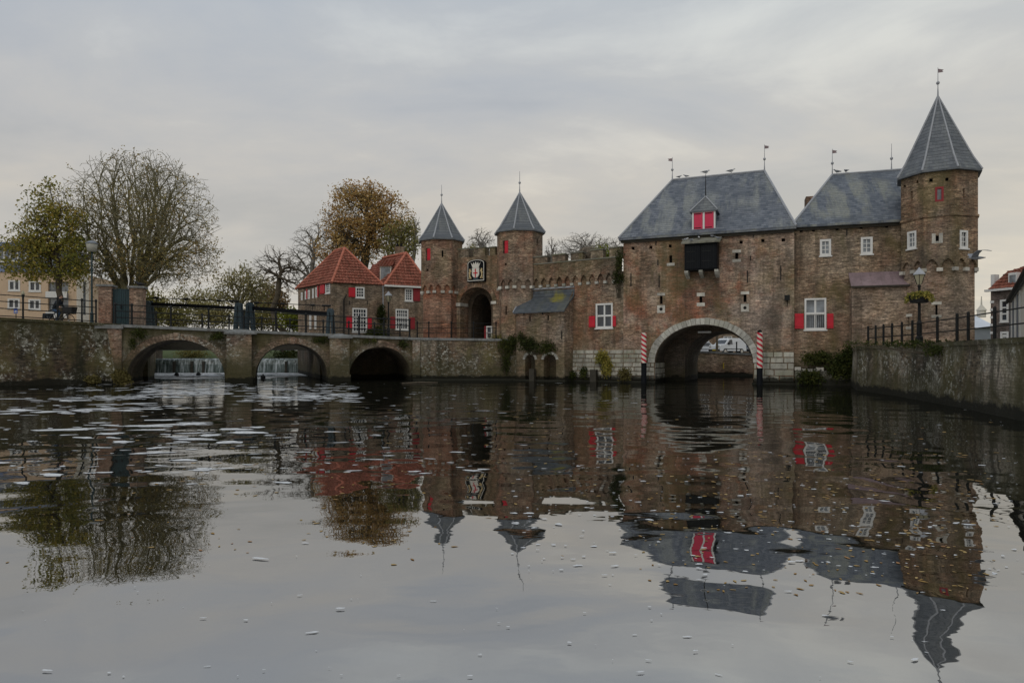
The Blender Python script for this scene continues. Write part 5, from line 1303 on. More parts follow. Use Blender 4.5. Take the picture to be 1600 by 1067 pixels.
wb = Frame(gp(122.5, 62.5), gp(139, 63), zb=3.0); wb_ = wb.root('stair_block', 'narrow white stair tower at the right end of the peach apartment block', 'building')
zt2 = wb.px(130, 415)[1]; m = M(); wall(m, 0, wb.L, 3.0, zt2, [wb.rect(130, 440, 134, 492)], [], .2, wb.w); fb = [(0, 0), (0, 6), (wb.L, 6), (wb.L, 0)]
for a, b in zip(fb, fb[1:]): m.poly([wb.w(a[0], a[1], 3), wb.w(b[0], b[1], 3), wb.w(b[0], b[1], zt2), wb.w(a[0], a[1], zt2)])
m.build('wall', 'cream', wb_, 'W'); recess(wb_, wb, wb.rect(130, 440, 134, 492), .19, 'glass_grey', 'pane'); part_box('roof_edge', 'white', wb_, wb, -.1, wb.L+.1, -.1, 6.1, zt2+.001, zt2+.2)

# right: mansard house, near gabled house, pale far roof
RM = Frame(gp(1548, 58), gp(1680, 52), zb=1.8); rm = RM.root('mansard_house', 'grey brick house with red mansard roof and white windows at the right edge', 'house')
mz = RM.px(1550, 452)[1]; wv = [RM.rect(1562.5, 468, 1576, 503), RM.rect(1563, 518, 1576, 531)]
m = M(); wall(m, 0, RM.L, 1.2, mz, wv, [], .2, RM.w); m.poly([RM.w(0, 0, 1.2), RM.w(0, 9, 1.2), RM.w(0, 9, mz), RM.w(0, 0, mz)]); m.build('wall', 'brick_far', rm, 'W')
for r in wv: window(rm, RM, r, 1, 3, fw=.16, bw=.12)
z1 = RM.px(1560, 425)[1]; z2 = RM.px(1600, 410)[1]; s_ = .9
tile_roof(rm, [[RM.w(-.1, -.15, mz), RM.w(RM.L, -.15, mz), RM.w(RM.L, .7, z1), RM.w(s_, .7, z1)], [RM.w(s_, .7, z1), RM.w(RM.L, .7, z1), RM.w(RM.L, 4.5, z2+1.0), RM.w(s_+3, 4.5, z2+1.0)], [RM.w(-.1, 9, mz), RM.w(-.1, -.15, mz), RM.w(s_, .7, z1), RM.w(s_, 8, z1)], [RM.w(s_, 8, z1), RM.w(s_, .7, z1), RM.w(s_+3, 4.5, z2+1.0)]])
q = RM.rect(1576, 426, 1589.5, 450, .1); w_ = part_box('dormer', 'white', rm, RM, q[0], q[1], .05, 1.4, q[2], q[3]); part_box('pane', 'glass_grey', w_, RM, q[0]+.1, q[1]-.1, .03, .049, q[2]+.1, q[3]-.2)
part_box('cornice', 'white', rm, RM, -.35, RM.L, -.3, .0, mz-.2, mz-.02); q = RM.rect(1551, 429, 1555, 440, 1.0); part_box('chimney', 'white', rm, RM, q[0]-.1, q[1], .9, 1.5, mz, q[3])
for k in range(5): z = RM.px(1550, 470+12*k)[1]; part_box('quoin', 'white', rm, RM, -.03, .28, -.03, .28, z-.2, z)

NG = Frame(gp(1579, 33), gp(1605, 22.6), zb=1.8); ng = NG.root('gabled_house', 'pale rendered house wall with dark gutter running out of the right edge', 'house')
za = 4.08; NL = NG.L+6
m = M(); wall(m, 0, NL, 1.2, za, [], [], .2, NG.w); m.poly([NG.w(0, 0, 1.2), NG.w(0, 8, 1.2), NG.w(0, 8, za), NG.w(0, 0, za)]); m.poly([NG.w(NL, 0, 1.2), NG.w(NL, 8, 1.2), NG.w(NL, 8, za), NG.w(NL, 0, za)]); m.poly([NG.w(0, 8, 1.2), NG.w(NL, 8, 1.2), NG.w(NL, 8, za), NG.w(0, 8, za)]); m.build('wall', 'cream', ng, 'W')
m = M(); q = [(-.1, za+.005), (8.4, za+.005), (8.4, za+.1), (-.1, za+.1)]; m.prism(q, lambda u, v, d: NG.w(d, u, v), -.05, NL); m.build('roof', 'slate', ng, 'W')
m = M(); m.tube(NG.w(-.1, -.16, za+.03), NG.w(NL, -.16, za+.03), .08, n=8); m.build('gutter', 'black', ng, 'W')
for k, s in enumerate((.5, 2.0, 3.4, 5.2, 7.0, 9.0)):
    part_box('timber_stud', 'white' if k % 2 else 'grey_panel', ng, NG, s-.09, s+.09, -.06, -.002, 1.3, za-.1)

fw_ = thing('glass_hall', 'pale far-off roof with a small turret between corner tower and mansard house', 'building', (70*.69, 100, 1.6))
a, b = at(1500, 500, 100), at(1552, 500, 100); zt = at(1530, 487, 100).z
m = M(); m.box(a.x, b.x, 100, 110, 1.6, at(1530, 512, 100).z); m.build('wall', 'grey_panel', fw_, 'W')
m = M(); zE = at(1530, 512, 100).z; m.poly([(a.x-.5, 99.6, zE), (b.x+.5, 99.6, zE), (b.x+.2, 105, zt), (a.x+1, 105, zt)]); m.poly([(b.x+.5, 110.4, zE), (a.x-.5, 110.4, zE), (a.x+1, 105, zt), (b.x+.2, 105, zt)])
m.poly([(a.x-.5, 99.6, zE), (a.x+1, 105, zt), (a.x-.5, 110.4, zE)]); m.build('roof', 'far_white', fw_, 'W')
p = at(1533.5, 480, 104); M().lathe([(.6, 0), (.6, 1.0), (.75, 1.05), (.4, 1.5), (.12, 1.9), (.06, 3.2)], (p.x, p.y, zt-.6), 8).build('turret', 'cream', fw_, 'W')

# ================================================================== TREES
def tubes(P0, P1, R0, R1, n):
    """many straight tapered tubes at once -> V, F"""
    P0, P1 = np.asarray(P0), np.asarray(P1); d = P1-P0; L = np.linalg.norm(d, axis=1)+1e-9; d = d/L[:, None]
    ref = np.where(np.abs(d[:, 2:3]) < .9, [[0, 0, 1.0]], [[1.0, 0, 0]]); a = np.cross(d, ref); a /= np.linalg.norm(a, axis=1)[:, None]; b = np.cross(d, a)
    th = 2*np.pi*np.arange(n)/n; ring = a[:, None, :]*np.cos(th)[None, :, None]+b[:, None, :]*np.sin(th)[None, :, None]
    V = np.concatenate([P0[:, None]+ring*np.asarray(R0)[:, None, None], P1[:, None]+ring*np.asarray(R1)[:, None, None]], 1)
    k = np.arange(n); f = np.stack([k, (k+1) % n, n+(k+1) % n, n+k], 1); F = f[None]+(np.arange(len(P0))*2*n)[:, None, None]
    return V.reshape(-1, 3), F.reshape(-1, 4)
def leaves(pts, size, spread, n, r, flat=0.0):
    pts = np.repeat(np.asarray(pts), n, 0); N = len(pts); c = pts+np.clip(r.normal(0, 1, (N, 3)), -1.5, 1.5)*np.asarray(spread)
    a = r.normal(0, 1, (N, 3)); a[:, 2] *= 1-flat; a /= np.linalg.norm(a, axis=1)[:, None]; t = r.normal(0, 1, (N, 3)); b = np.cross(a, t); b /= np.linalg.norm(b, axis=1)[:, None]
    s = size*r.uniform(.55, 1.35, N)[:, None]; a = a*s; b = b*s*.62
    V = np.stack([c-a, c-b*.9+a*.1, c+a, c+b*.9-a*.1], 1).reshape(-1, 3); return V, np.arange(N*4).reshape(-1, 4)
def ell_points(r, ells, n, shell=.45):
    vols = np.array([e[3]*e[4]*e[5] for e in ells]); vols = vols/vols.sum(); out = []
    for e, v in zip(ells, vols):
        k = max(4, int(round(n*v))); d = r.normal(0, 1, (k, 3)); d /= np.linalg.norm(d, axis=1)[:, None]; rad = r.uniform(0, 1, k)**shell
        out.append(np.array(e[:3])+d*rad[:, None]*np.array(e[3:6])*r.uniform(.93, 1.07, (k, 1)))
    return np.concatenate(out)
def tree(name, label, base, fork, ells, npts, rt, bark, leaf=None, lsize=.14, lspread=.35, ln=6, lprob=1.0, seed=1, stems=1, group=None, twig=.009, shell=.45, droop=0.0, cat='tree', clump=-.9, bare_top=None):
    """base/fork world points; ells: crown ellipsoids (cx,cy,cz,rx,ry,rz) in world coordinates"""
    r = np.random.default_rng(seed); pts = ell_points(r, ells, npts, shell); N = len(pts); E = []
    def seg(a, b, ra, rb):
        L = np.linalg.norm(b-a); k = max(1, min(4, int(L/.7))); prev = a
        for j in range(1, k+1):
            t = j/k; q = a+(b-a)*t
            if j < k: q = q+r.normal(0, .055*L, 3)*np.array([1, 1, .6])
            E.append((prev, q, ra+(rb-ra)*(j-1)/k, ra+(rb-ra)*t)); prev = q
    rad = lambda n: max(twig, rt*(n/N)**.47)
    def grow(node, P, dirn):
        st = [(node, P, dirn)]
        while st:
            nd, Q, dr = st.pop(); n = len(Q)
            if n == 1: seg(nd, Q[0], twig*1.25, twig*.6); continue
            c0 = Q.mean(0); ax = Q[r.integers(n)]-c0; ax = ax+r.normal(0, .2, 3)*np.linalg.norm(ax); o = np.argsort(Q@ax); cut = int(np.clip(round(n*r.uniform(.3, .7)), 1, n-1))
            for S in (Q[o[:cut]], Q[o[cut:]]):
                c = S.mean(0); d = c-nd; L = np.linalg.norm(d); f = r.uniform(.30, .48) if len(S) > 3 else r.uniform(.45, .7)
                ch = nd+d*f*.72+dr*L*f*.33+r.normal(0, .03, 3)*L; ch[2] += droop*L*f
                seg(nd, ch, rad(n)*.93 if len(S) < n*.6 else rad(n), rad(len(S))); v = ch-nd; st.append((ch, S, v/(np.linalg.norm(v)+1e-9)))
    base, fork = np.array(base, float), np.array(fork, float)
    if stems == 1:
        k = 5; prev = base; pr = rt*1.45
        for j in range(1, k+1):
            q = base+(fork-base)*j/k+(r.normal(0, .04, 3)*np.array([1, 1, 0])*np.linalg.norm(fork-base) if j < k else 0); rr = rt*(1.45-.45*min(1, j/2)); E.append((prev, q, pr, rr)); prev, pr = q, rr
        grow(fork, pts, np.array([0, 0, 1.0]))
    else:
        ang = np.arctan2(pts[:, 1]-fork[1], pts[:, 0]-fork[0])+r.normal(0, .3, N); o = np.argsort(ang)
        for S in np.array_split(o, stems):
            c = pts[S].mean(0); f = fork+(c-fork)*np.array([.12, .12, .04])+r.normal(0, .1, 3)*np.array([1, 1, 0]); seg(base+r.normal(0, .22, 3)*np.array([1, 1, 0]), f, rt*.8, rt*.6); d = f-base
            grow(f, pts[S], d/np.linalg.norm(d))
    t = thing(name, label, cat, tuple(base), group=group)
    P0, P1 = np.array([e[0] for e in E]), np.array([e[1] for e in E]); R0, R1 = np.array([e[2] for e in E]), np.array([e[3] for e in E]); big = R0 > rt*.33
    for msk, nm, sides in ((big, 'trunk', 8), (~big, 'branch', 4)):
        if nm == 'branch':
            fine = msk & (R0 < .022); mid_ = msk & ~fine; Vs, Fs, o = [], [], 0
            for mk, sd_ in ((mid_, 5), (fine, 3)):
                if mk.sum() == 0: continue
                V, F = tubes(P0[mk], P1[mk], R0[mk], R1[mk], sd_); Vs.append(V); Fs.append(F+o); o += len(V)
            ob = np_mesh('branch', np.concatenate(Vs), np.concatenate(Fs), bark, t, off=base, smooth=True); ob['kind'] = 'stuff'
        elif msk.sum():
            V, F = tubes(P0[msk], P1[msk], R0[msk], R1[msk], sides); np_mesh('trunk', V, F, bark, t, off=base, smooth=True)
    if leaf:
        ph = r.uniform(0, 6, 3); kf = 5.0/np.mean([e[3] for e in ells])   # leaves hang in clumps with bare gaps between
        cl = np.sin(pts[:, 0]*kf+ph[0]+np.sin(pts[:, 2]*kf*.8))+np.sin(pts[:, 2]*kf*1.2+ph[1])+np.sin(pts[:, 1]*kf+ph[2])
        L = pts[(r.uniform(0, 1, N) < lprob) & (cl+r.normal(0, .5, N) > clump)]
        if bare_top is not None: L = L[r.uniform(0, 1, len(L)) < np.clip((bare_top[1]-L[:, 2])/(bare_top[1]-bare_top[0]), .06, 1)]
        V, F = leaves(L, lsize, lspread, ln, r); ob = np_mesh('crown', V, F, leaf, t, r.uniform(0, 1, len(F)), off=base); ob['kind'] = 'stuff'
    return t
def E_(px, py, d, rx, rz, ry=None):
    """crown ellipsoid from its place and size in pixels at distance d"""
    p = at(px, py, d); k = d/FPX; return (p.x, p.y, p.z, rx*k, (ry if ry is not None else rx)*k, rz*k)

bp_ = at(205, 498, 47); b_ = (bp_.x, 47, 3.15)
tree('large_tree', 'big many-stemmed tree with thinning olive-brown leaves behind the left bridge end', b_, (bp_.x, 47, 5.0), [E_(218, 345, 47, 122, 112, 100), E_(265, 400, 47, 82, 62, 70), E_(150, 385, 47, 62, 80, 60), E_(225, 275, 47, 70, 42, 60)], 5200, .42, 'bark_green', 'leaf_sparse', .07, .17, 7, .85, 3, 9, twig=.012, clump=-.3, bare_top=(9.0, 16.5))
bp_ = at(94, 497, 43); b_ = (bp_.x, 43, 3.15); f_ = at(92, 455, 43)
tree('green_tree', 'smaller tree with dense green and yellowing leaves in front of the apartment block', b_, tuple(f_), [E_(72, 390, 43, 62, 52, 50), E_(75, 322, 43, 38, 42, 36), E_(50, 408, 43, 46, 34, 40), E_(115, 420, 43, 32, 36, 30), E_(90, 355, 43, 46, 40, 40)], 800, .17, 'bark', 'leaf_green', .095, .24, 17, .95, 5, clump=-.6)
d = 88; bp_ = at(571, 520, d); b_ = (bp_.x, d, 2.2); f_ = at(572, 400, d)
tree('autumn_tree', 'tall rounded tree in orange-brown autumn leaf behind the red roofs', b_, tuple(f_), [E_(565, 345, d, 60, 56, 52), E_(545, 385, d, 54, 48, 46), E_(610, 350, d, 38, 50, 40), E_(570, 308, d, 52, 25, 44), E_(520, 412, d, 28, 36, 26), E_(516, 340, d, 18, 22, 18)], 1800, .55, 'bark', 'leaf_autumn', .15, .40, 13, .9, 8, twig=.018, clump=-1.0)
bp_ = at(622, 480, 84); f_ = at(622, 430, 84)
tree('olive_tree', 'yellow-green tree between the autumn tree and the left gate tower', (bp_.x, 84, 2.2), tuple(f_), [E_(624, 382, 84, 30, 42, 26), E_(640, 372, 84, 14, 30, 14)], 420, .22, 'bark', 'leaf_olive', .16, .4, 10, .8, 9, twig=.014)
bp_ = at(437, 510, 74); f_ = at(436, 440, 74)
tree('bare_tree', 'gnarled bare tree with crooked limbs left of the red-roofed house', (bp_.x, 74, 2.2), tuple(f_), [E_(425, 415, 74, 36, 34, 28), E_(455, 430, 74, 34, 38, 26)], 620, .30, 'bark', None, seed=12, twig=.013, group='bare trees')
bp_ = at(492, 510, 92); f_ = at(486, 440, 92)
tree('bare_tree', 'taller bare tree with fine twigs between gnarled tree and autumn tree', (bp_.x, 92, 2.2), tuple(f_), [E_(487, 390, 92, 40, 44, 34), E_(470, 420, 92, 30, 36, 28), E_(500, 360, 92, 22, 22, 20)], 900, .36, 'bark_pale', None, seed=14, twig=.013, group='bare trees')
bp_ = at(372, 510, 80); f_ = at(372, 478, 80)
tree('olive_tree', 'broad low tree in thin olive leaf above the sluice beams', (bp_.x, 80, 2.2), tuple(f_), [E_(378, 445, 80, 44, 34, 34), E_(350, 460, 80, 22, 24, 22), E_(410, 455, 80, 26, 26, 24)], 700, .3, 'bark_green', 'leaf_willow', .14, .34, 6, .75, 15, stems=4, twig=.012)
bp_ = at(428, 520, 98); f_ = at(428, 495, 98)
tree('tan_bush', 'rounded tan-brown bush behind the gnarled bare tree', (bp_.x, 98, 2.2), tuple(f_), [E_(424, 470, 98, 28, 24, 24)], 300, .12, 'bark', 'leaf_tan', .22, .42, 9, 1, 16, cat='bush', stems=4)
for px, py, d, rx, rz, sd_, lab, n_ in ((752, 382, 95, 24, 28, 21, 'pale bare tree showing between the two gate towers', 800), (915, 388, 92, 52, 26, 22, 'pale bare treetop above the crenellated wall', 1700), (862, 398, 88, 14, 28, 23, 'small bare treetop right beside the right gate tower', 450), (648, 362, 96, 12, 30, 24, 'bare treetop left of the left gate tower spire', 420), (960, 392, 96, 26, 22, 25, 'thin bare treetop beside the water gate eaves', 600)):
    bp_ = at(px, 520, d); f_ = at(px, py+rz, d)
    tree('bare_tree', lab, (bp_.x, d, 1.7), tuple(f_), [E_(px, py, d, rx, rz, rx*.7)], n_, .26, 'bark_pale', None, seed=sd_, twig=.017, group='bare trees', shell=.6)
bp_ = at(942, 520, 70); f_ = at(942, 430, 70)
tree('lime_bush', 'yellow-green bush showing through the gap in the battlements', (bp_.x, 70, 1.7), tuple(f_), [E_(938, 402, 70, 16, 20, 12), E_(946, 408, 70, 8, 18, 8)], 260, .1, 'bark', 'leaf_lime', .13, .3, 8, 1, 26, cat='bush')
bp_ = at(735, 520, 66); f_ = at(735, 440, 66)
tree('lime_bush', 'small pale green bush behind the battlements of the land gate', (bp_.x, 66, 2.4), tuple(f_), [E_(736, 397, 66, 7, 14, 7)], 90, .08, 'bark', 'leaf_olive', .12, .25, 7, 1, 27, cat='bush')

# hedges and shrubs -------------------------------------------------------
def shrub(name, label, ells, n, leaf, size, spread, ln, seed, cat='shrub', base=None, stem='bark', group=None, shell=.5, flat=0.0):
    r = np.random.default_rng(seed); P = ell_points(r, ells, n, shell)
    b = np.array(base if base is not None else (ells[0][0], ells[0][1], ells[0][2]-ells[0][5])); t = thing(name, label, cat, tuple(b), group=group)
    k = max(6, n//6); idx = r.choice(len(P), min(k, len(P)), False); V, F = tubes(np.repeat(b[None], len(idx), 0)+r.normal(0, .08, (len(idx), 3))*[1, 1, 0], P[idx], np.full(len(idx), .018), np.full(len(idx), .006), 4)
    np_mesh('stem', V, F, stem, t, off=b)['kind'] = 'stuff'; V, F = leaves(P, size, spread, ln, r, flat); np_mesh('foliage', V, F, leaf, t, r.uniform(0, 1, len(F)), off=b)['kind'] = 'stuff'
    return t
for k, (px, py, d, rx, rz, lf, lab) in enumerate(((265, 495, 72, 34, 22, 'leaf_olive', 'olive hedge behind the left sluice beam'), (330, 492, 74, 40, 20, 'leaf_willow', 'yellowish hedge between the sluice stands'), (400, 497, 76, 34, 18, 'leaf_olive', 'dull green hedge right of the sluice stands'), (456, 499, 72, 20, 14, 'leaf_lime', 'bright green shrub beside the side wall of the red-roofed house'), (300, 470, 90, 46, 26, 'leaf_willow', 'tall pale thicket behind the bridge'), (234, 480, 60, 22, 26, 'leaf_olive', 'green-gold shrub by the right brick pillar'))):
    shrub('hedge', lab, [E_(px, py, d, rx, rz, rx*.6), E_(px+rx*.5, py+4, d, rx*.6, rz*.7, rx*.4)], 320, lf, .15, .35, 7, 40+k, 'hedge', base=(at(px, py, d).x, d, 2.2 if d > 62 else 3.2))
d = 79
for k, (px, rx, lab) in enumerate(((300, 26, 'low green shrub on the bank seen under the left bridge arch'), (452, 30, 'dark green shrub on the bank seen under the middle bridge arch'))):
    p = at(px, 551, d); shrub('bank_shrub', lab, [(p.x, d, 1.75, rx*d/FPX, .8, .5)], 160, 'leaf_olive' if k == 0 else 'leaf_ivy', .1, .22, 8, 60+k, base=(p.x, d, 1.3))
p = H1.w(H1.px(586)[0], -.9, 0); shrub('bush', 'dark clipped bush under the street lamp in front of the houses', [(p.x, p.y, 3.55, 1.1, .7, .8)], 260, 'leaf_ivy', .08, .16, 10, 71, base=(p.x, p.y, 2.6))
p = H1.w(H1.px(594)[0], -.25, 0); shrub('climber', 'dark climbing plant on the wall where the two houses meet', [(p.x, p.y, 5.7, .42, .15, .75), (p.x+.15, p.y, 5.0, .3, .15, .5)], 130, 'leaf_ivy', .08, .12, 8, 72, 'climbing plant', base=(p.x, p.y, 2.6))
# growth on the walls
c_ = CU.w(CU.L-.12, -.32, 0)
shrub('ivy', 'dark ivy in the corner between crenellated wall and water gate', [(c_.x, c_.y, 7.1, .2, .15, .7), (c_.x-.05, c_.y, 6.1, .3, .16, .5), (c_.x, c_.y, 5.7, .08, .08, .3)], 130, 'leaf_ivy', .055, .10, 9, 73, 'ivy', base=(c_.x, c_.y, 4.9))
def wall_shrub(lab, fr, boxes, n, leaf, seed, off=-.25, size=.055, nm='wall_shrub', spread=.1, ln=9, cat='shrub'):
    el = []
    for x0, y0, x1, y1 in boxes: s0, s1, z0, z1 = fr.rect(x0, y0, x1, y1, off); c = fr.w((s0+s1)/2, off, (z0+z1)/2); el.append((c.x, c.y, c.z, (s1-s0)/2, .28, (z1-z0)/2))
    b = fr.w((fr.px((boxes[0][0]+boxes[0][2])/2, 0, off)[0]), off+.25, min(e[2]-e[5] for e in el)); return shrub(nm, lab, el, n, leaf, size, spread, ln, seed, cat, base=tuple(b))
f_ = Frame(FQ[0], FQ[1])
wall_shrub('dark bush hanging over the quay left of the lean-to', f_, [(776, 527, 806, 556), (790, 522, 812, 545), (783, 550, 797, 585)], 260, 'leaf_ivy', 74, -.2)
wall_shrub('dark mossy bush on the lean-to wall above its two niches', LT, [(810, 527, 846, 550), (838, 532, 874, 555), (808, 516, 822, 540)], 320, 'leaf_ivy', 75, -.15)
wall_shrub('low grassy tuft on the forecourt beside the gateway', f_, [(760, 524, 796, 532)], 70, 'leaf_olive', 76, .8, .05, 'grass_tuft')
wall_shrub('bright leafy bush growing from the pale stone footing', CU, [(932, 547, 952, 566), (940, 556, 956, 590), (930, 558, 942, 566)], 190, 'leaf_green', 77, -.2, .06)
wall_shrub('small dark fern at the foot of the stone footing', CU, [(908, 575, 916, 592)], 60, 'leaf_ivy', 78, -.3, .05)
wall_shrub('dark tuft at the waterline beside the lean-to corner', CU, [(886, 580, 900, 593)], 60, 'leaf_ivy', 79, -.3, .05)
wall_shrub('brown-green tuft at the foot of the stone footing near the left mooring pole', CU, [(966, 576, 985, 594)], 90, 'reed', 80, -.3, .06)
wall_shrub('dark green thicket in the corner between the wing and the right quay', W, [(1252, 553, 1300, 566), (1292, 555, 1338, 592), (1245, 580, 1290, 600), (1316, 540, 1344, 575)], 700, 'leaf_ivy', 81, -.7, .07, spread=.16, ln=11)
t = thing('stone_ledge', 'row of three pale stone blocks at the foot of the wing', 'ledge', tuple(W.w(.1, -.6, -.6)))
for k, (x0, x1, y0, y1) in enumerate(((1242.5, 1251.5, 573.5, 578.5), (1253, 1274, 576, 580.5), (1275, 1287, 574, 579.5))):
    s0, s1, z0, z1 = W.rect(x0, y0, x1, y1, -.75); part_box('block', 'stone_light', t, W, s0, s1, -.75, -.3, z0, z1)
fbox(M(), W, .05, 3.6, -.7, -.02, -.6, .75).build('footing', 'stone_dark', t, 'W')
wall_shrub('ochre reed clump at the waterline left of the bridge', BR, [(175, 578, 200, 597), (188, 585, 204, 600)], 120, 'reed', 82, -.5, .09, 'reed_clump')
wall_shrub('dark creeper hanging from the left bridge spandrel', BR, [(198, 512, 232, 530), (200, 528, 214, 548)], 130, 'leaf_ivy', 83, -.06, .045, 'creeper', .07)
wall_shrub('dark creeper beside the pier between left and middle arch', BR, [(322, 519, 352, 532)], 90, 'leaf_ivy', 84, -.06, .045, 'creeper', .07)
wall_shrub('dark creeper between the middle arch and the second pier', BR, [(484, 526, 514, 537)], 80, 'leaf_ivy', 85, -.06, .045, 'creeper', .07)
wall_shrub('mossy creeper hanging over the crown of the right arch', BR, [(560, 530, 592, 538), (618, 531, 640, 545)], 90, 'leaf_ivy', 86, -.06, .045, 'creeper', .07)
q3 = Frame(QR[0], QR[1])
wall_shrub('mossy fringe trailing over the coping of the right quay', Frame(QR[1], QR[2]), [(1405, 533, 1500, 541), (1455, 538, 1472, 556)], 200, 'leaf_ivy', 87, -.12, .04, 'creeper', .06)
wall_shrub('dead twigs and weeds at the foot of the left quay', BR, [(128, 588, 160, 598)], 50, 'reed', 88, -.4, .07, 'weed_clump')

# ================================================================== LAMPS
def street_lamp(label, p, zt, scale=1.0, basket=False, white=False, group='street lamps'):
    t = thing('street_lamp', label, 'street lamp', tuple(p)); H = zt-p[2]; s = scale
    M().lathe([(.13*s, 0), (.13*s, .25*s), (.09*s, .32*s), (.09*s, .8*s), (.055*s, .9*s), (.045*s, H-.75*s), (.07*s, H-.72*s), (.04*s, H-.66*s)], n=10).build('post', 'door_green' if white else 'iron', t)
    if white:
        M().lathe([(.1, H-.66), (.24, H-.62), (.30, H-.2), (.28, H-.19)], n=14).build('glass_shade', 'lamp_shade', t, smooth=True); M().lathe([(.33, H-.19), (.33, H-.15), (.12, H-.02), (.03, H)], n=14).build('hood', 'grey_panel', t)
    else:
        M().lathe([(.09*s, H-.64*s), (.20*s, H-.28*s)], n=6).build('lantern_glass', 'lamp_glass', t)
        m = M()
        for k in range(6): a = 2*math.pi*k/6; m.tube((.092*s*math.cos(a), .092*s*math.sin(a), H-.64*s), (.205*s*math.cos(a), .205*s*math.sin(a), H-.28*s), .012*s, n=4)
        m.build('lantern_frame', 'iron', t); M().lathe([(.24*s, H-.28*s), (.22*s, H-.24*s), (.09*s, H-.1*s), (.06*s, H-.06*s), (.02*s, H)], n=6).build('lantern_hood', 'lead', t)
    if basket:
        zb = basket-p[2]
        M().lathe([(.05, zb-.16), (.28, zb-.14), (.36, zb+.12), (.33, zb+.12)], n=12).build('flower_basket', 'rubber', t)
        r = np.random.default_rng(9); a = r.uniform(0, 2*np.pi, 260); rr = r.uniform(.1, .46, 260); P = np.stack([rr*np.cos(a), rr*np.sin(a), zb+.17-np.clip(rr-.34, 0, 1)*2.2+r.normal(0, .03, 260)], 1)
        V, F = leaves(P, .045, .03, 5, r); np_mesh('basket_foliage', V, F, 'leaf_green', t, r.uniform(0, 1, len(F)))['kind'] = 'stuff'
    return t
p = at(143.5, 500, 39.6); street_lamp('tall lamp post with white cone shade beside the left brick pillar', (p.x, p.y, 3.2), at(143, 376, 39.6).z, 1.0, white=True)
p = at(1432, 530, 24.6); street_lamp('lamp post with flower basket on the right quay before the corner tower', (p.x+.1, p.y, 1.95), at(1432, 418, 24.6).z, .95, basket=at(1432, 467, 24.6).z)
p = at(607, 520, 52); street_lamp('old lantern post in front of the red-roofed houses', (p.x, p.y, 2.6), at(607, 455, 52).z, 1.25)

# sign and parking post on the left
p = at(36, 497, 58); t = thing('lantern_post', 'thin dark post with small lantern in front of the peach facade', 'lamp post', (p.x, 58, 3.2)); zt = at(36, 454, 58).z-3.2
M().lathe([(.06, 0), (.045, .3), (.04, zt-.7)], n=8).build('post', 'iron', t); M().lathe([(.06, zt-.7), (.17, zt-.3), (.1, zt-.12), (.02, zt)], n=6).build('lantern', 'lamp_glass', t)
p = at(25, 486, 56); t = thing('parking_sign', 'small blue and white traffic sign on a post behind the left railing', 'sign', (p.x, 56, 3.2))
M().lathe([(.03, 0), (.03, p.z-3.2+.3)], n=6).build('post', 'iron', t); M().box(-.15, .15, -.05, -.031, p.z-3.2-.2, p.z-3.2+.22).build('panel', 'sign_blue', t); M().box(-.07, .09, -.056, -.051, p.z-3.2-.14, p.z-3.2+.02).build('white_field', 'white', t); M().box(.0, .06, -.06, -.057, p.z-3.2-.12, p.z-3.2-.05).build('car_mark', 'black', t)

# ================================================================== BIRDS
def bird_mesh():
    m = M(); prof = [(-.26, .10, .012, .03), (-.18, .115, .03, .04), (-.08, .12, .065, .055), (.02, .13, .08, .07), (.10, .155, .07, .065), (.15, .195, .045, .045), (.175, .225, .042, .042), (.205, .232, .036, .036), (.225, .228, .016, .016), (.265, .218, .006, .006)]
    rings = []
    for x, z, rz, ry in prof: rings.append(m.add([(x, ry*math.cos(a), z+rz*math.sin(a)) for a in [2*math.pi*k/8 for k in range(8)]]))
    for A_, B_ in zip(rings, rings[1:]):
        for k in range(8): m.f.append((A_[k], B_[k], B_[(k+1) % 8], A_[(k+1) % 8]))
    m.f.append(tuple(rings[0])); m.f.append(tuple(reversed(rings[-1])))
    for sg in (-1, 1): m.tube((.02, sg*.03, .09), (.02, sg*.03, 0), .008, n=4)
    return m
BM = {}
def bird(label, name, p, scale, ang, mat):
    t = thing(name, label, 'bird', tuple(p), R(ang), group='birds perched on roofs'); 
    if mat not in BM: o = bird_mesh().build('body', mat, t, smooth=True); BM[mat] = o.data
    else: o = bpy.data.objects.new('body', BM[mat]); COL.objects.link(o); o.parent = t
    w = M()
    for sg in (-1, 1): w.prism([(.10, .15), (.02, .19), (-.14, .15), (-.30, .115), (-.12, .10), (.04, .11)], lambda a, b, d: (a, sg*(.072-.02*abs(a))+d, b), -.008, .008)
    w.build('wing', 'feather_grey' if mat == 'feather' else mat, t); t.scale = (scale*.72,)*3
    return t
for px, lab, sc, an, mt, nm in ((1061, 'small pigeon nearest the left finial on the water gate ridge', 1.0, 10, 'feather_grey', 'pigeon'), (1072, 'second small pigeon from the left finial on the water gate ridge', 1.0, 170, 'feather_grey', 'pigeon'), (1142, 'white gull right of the middle on the water gate ridge', 1.5, 0, 'feather', 'gull')):
    s, z = G.px(px, 270, GD/2); bird(lab, nm, G.w(s, GD/2, ZR+.08), sc, an, mt)
bird('white gull on the tip of the red dormer finial', 'gull', P0+Vector((0, 0, 1.24)), 1.5, 20, 'feather')
for k, (px, f, lab) in enumerate(((1071, .35, 'leftmost pigeon on the black box roof'), (1080, .12, 'second pigeon from the left on the black box roof'), (1092, .6, 'middle pigeon on the black box roof'), (1113, .75, 'pigeon second from the right on the black box roof'), (1122, .2, 'rightmost pigeon on the black box roof'))):
    off = (BO-.22)*(1-f); s = G.px(px, 372, off)[0]; bird(lab, 'pigeon', G.w(s, off, bz1+.02+.4*f), 1.0, 40*k, 'feather' if k in (0, 2) else 'feather_grey')
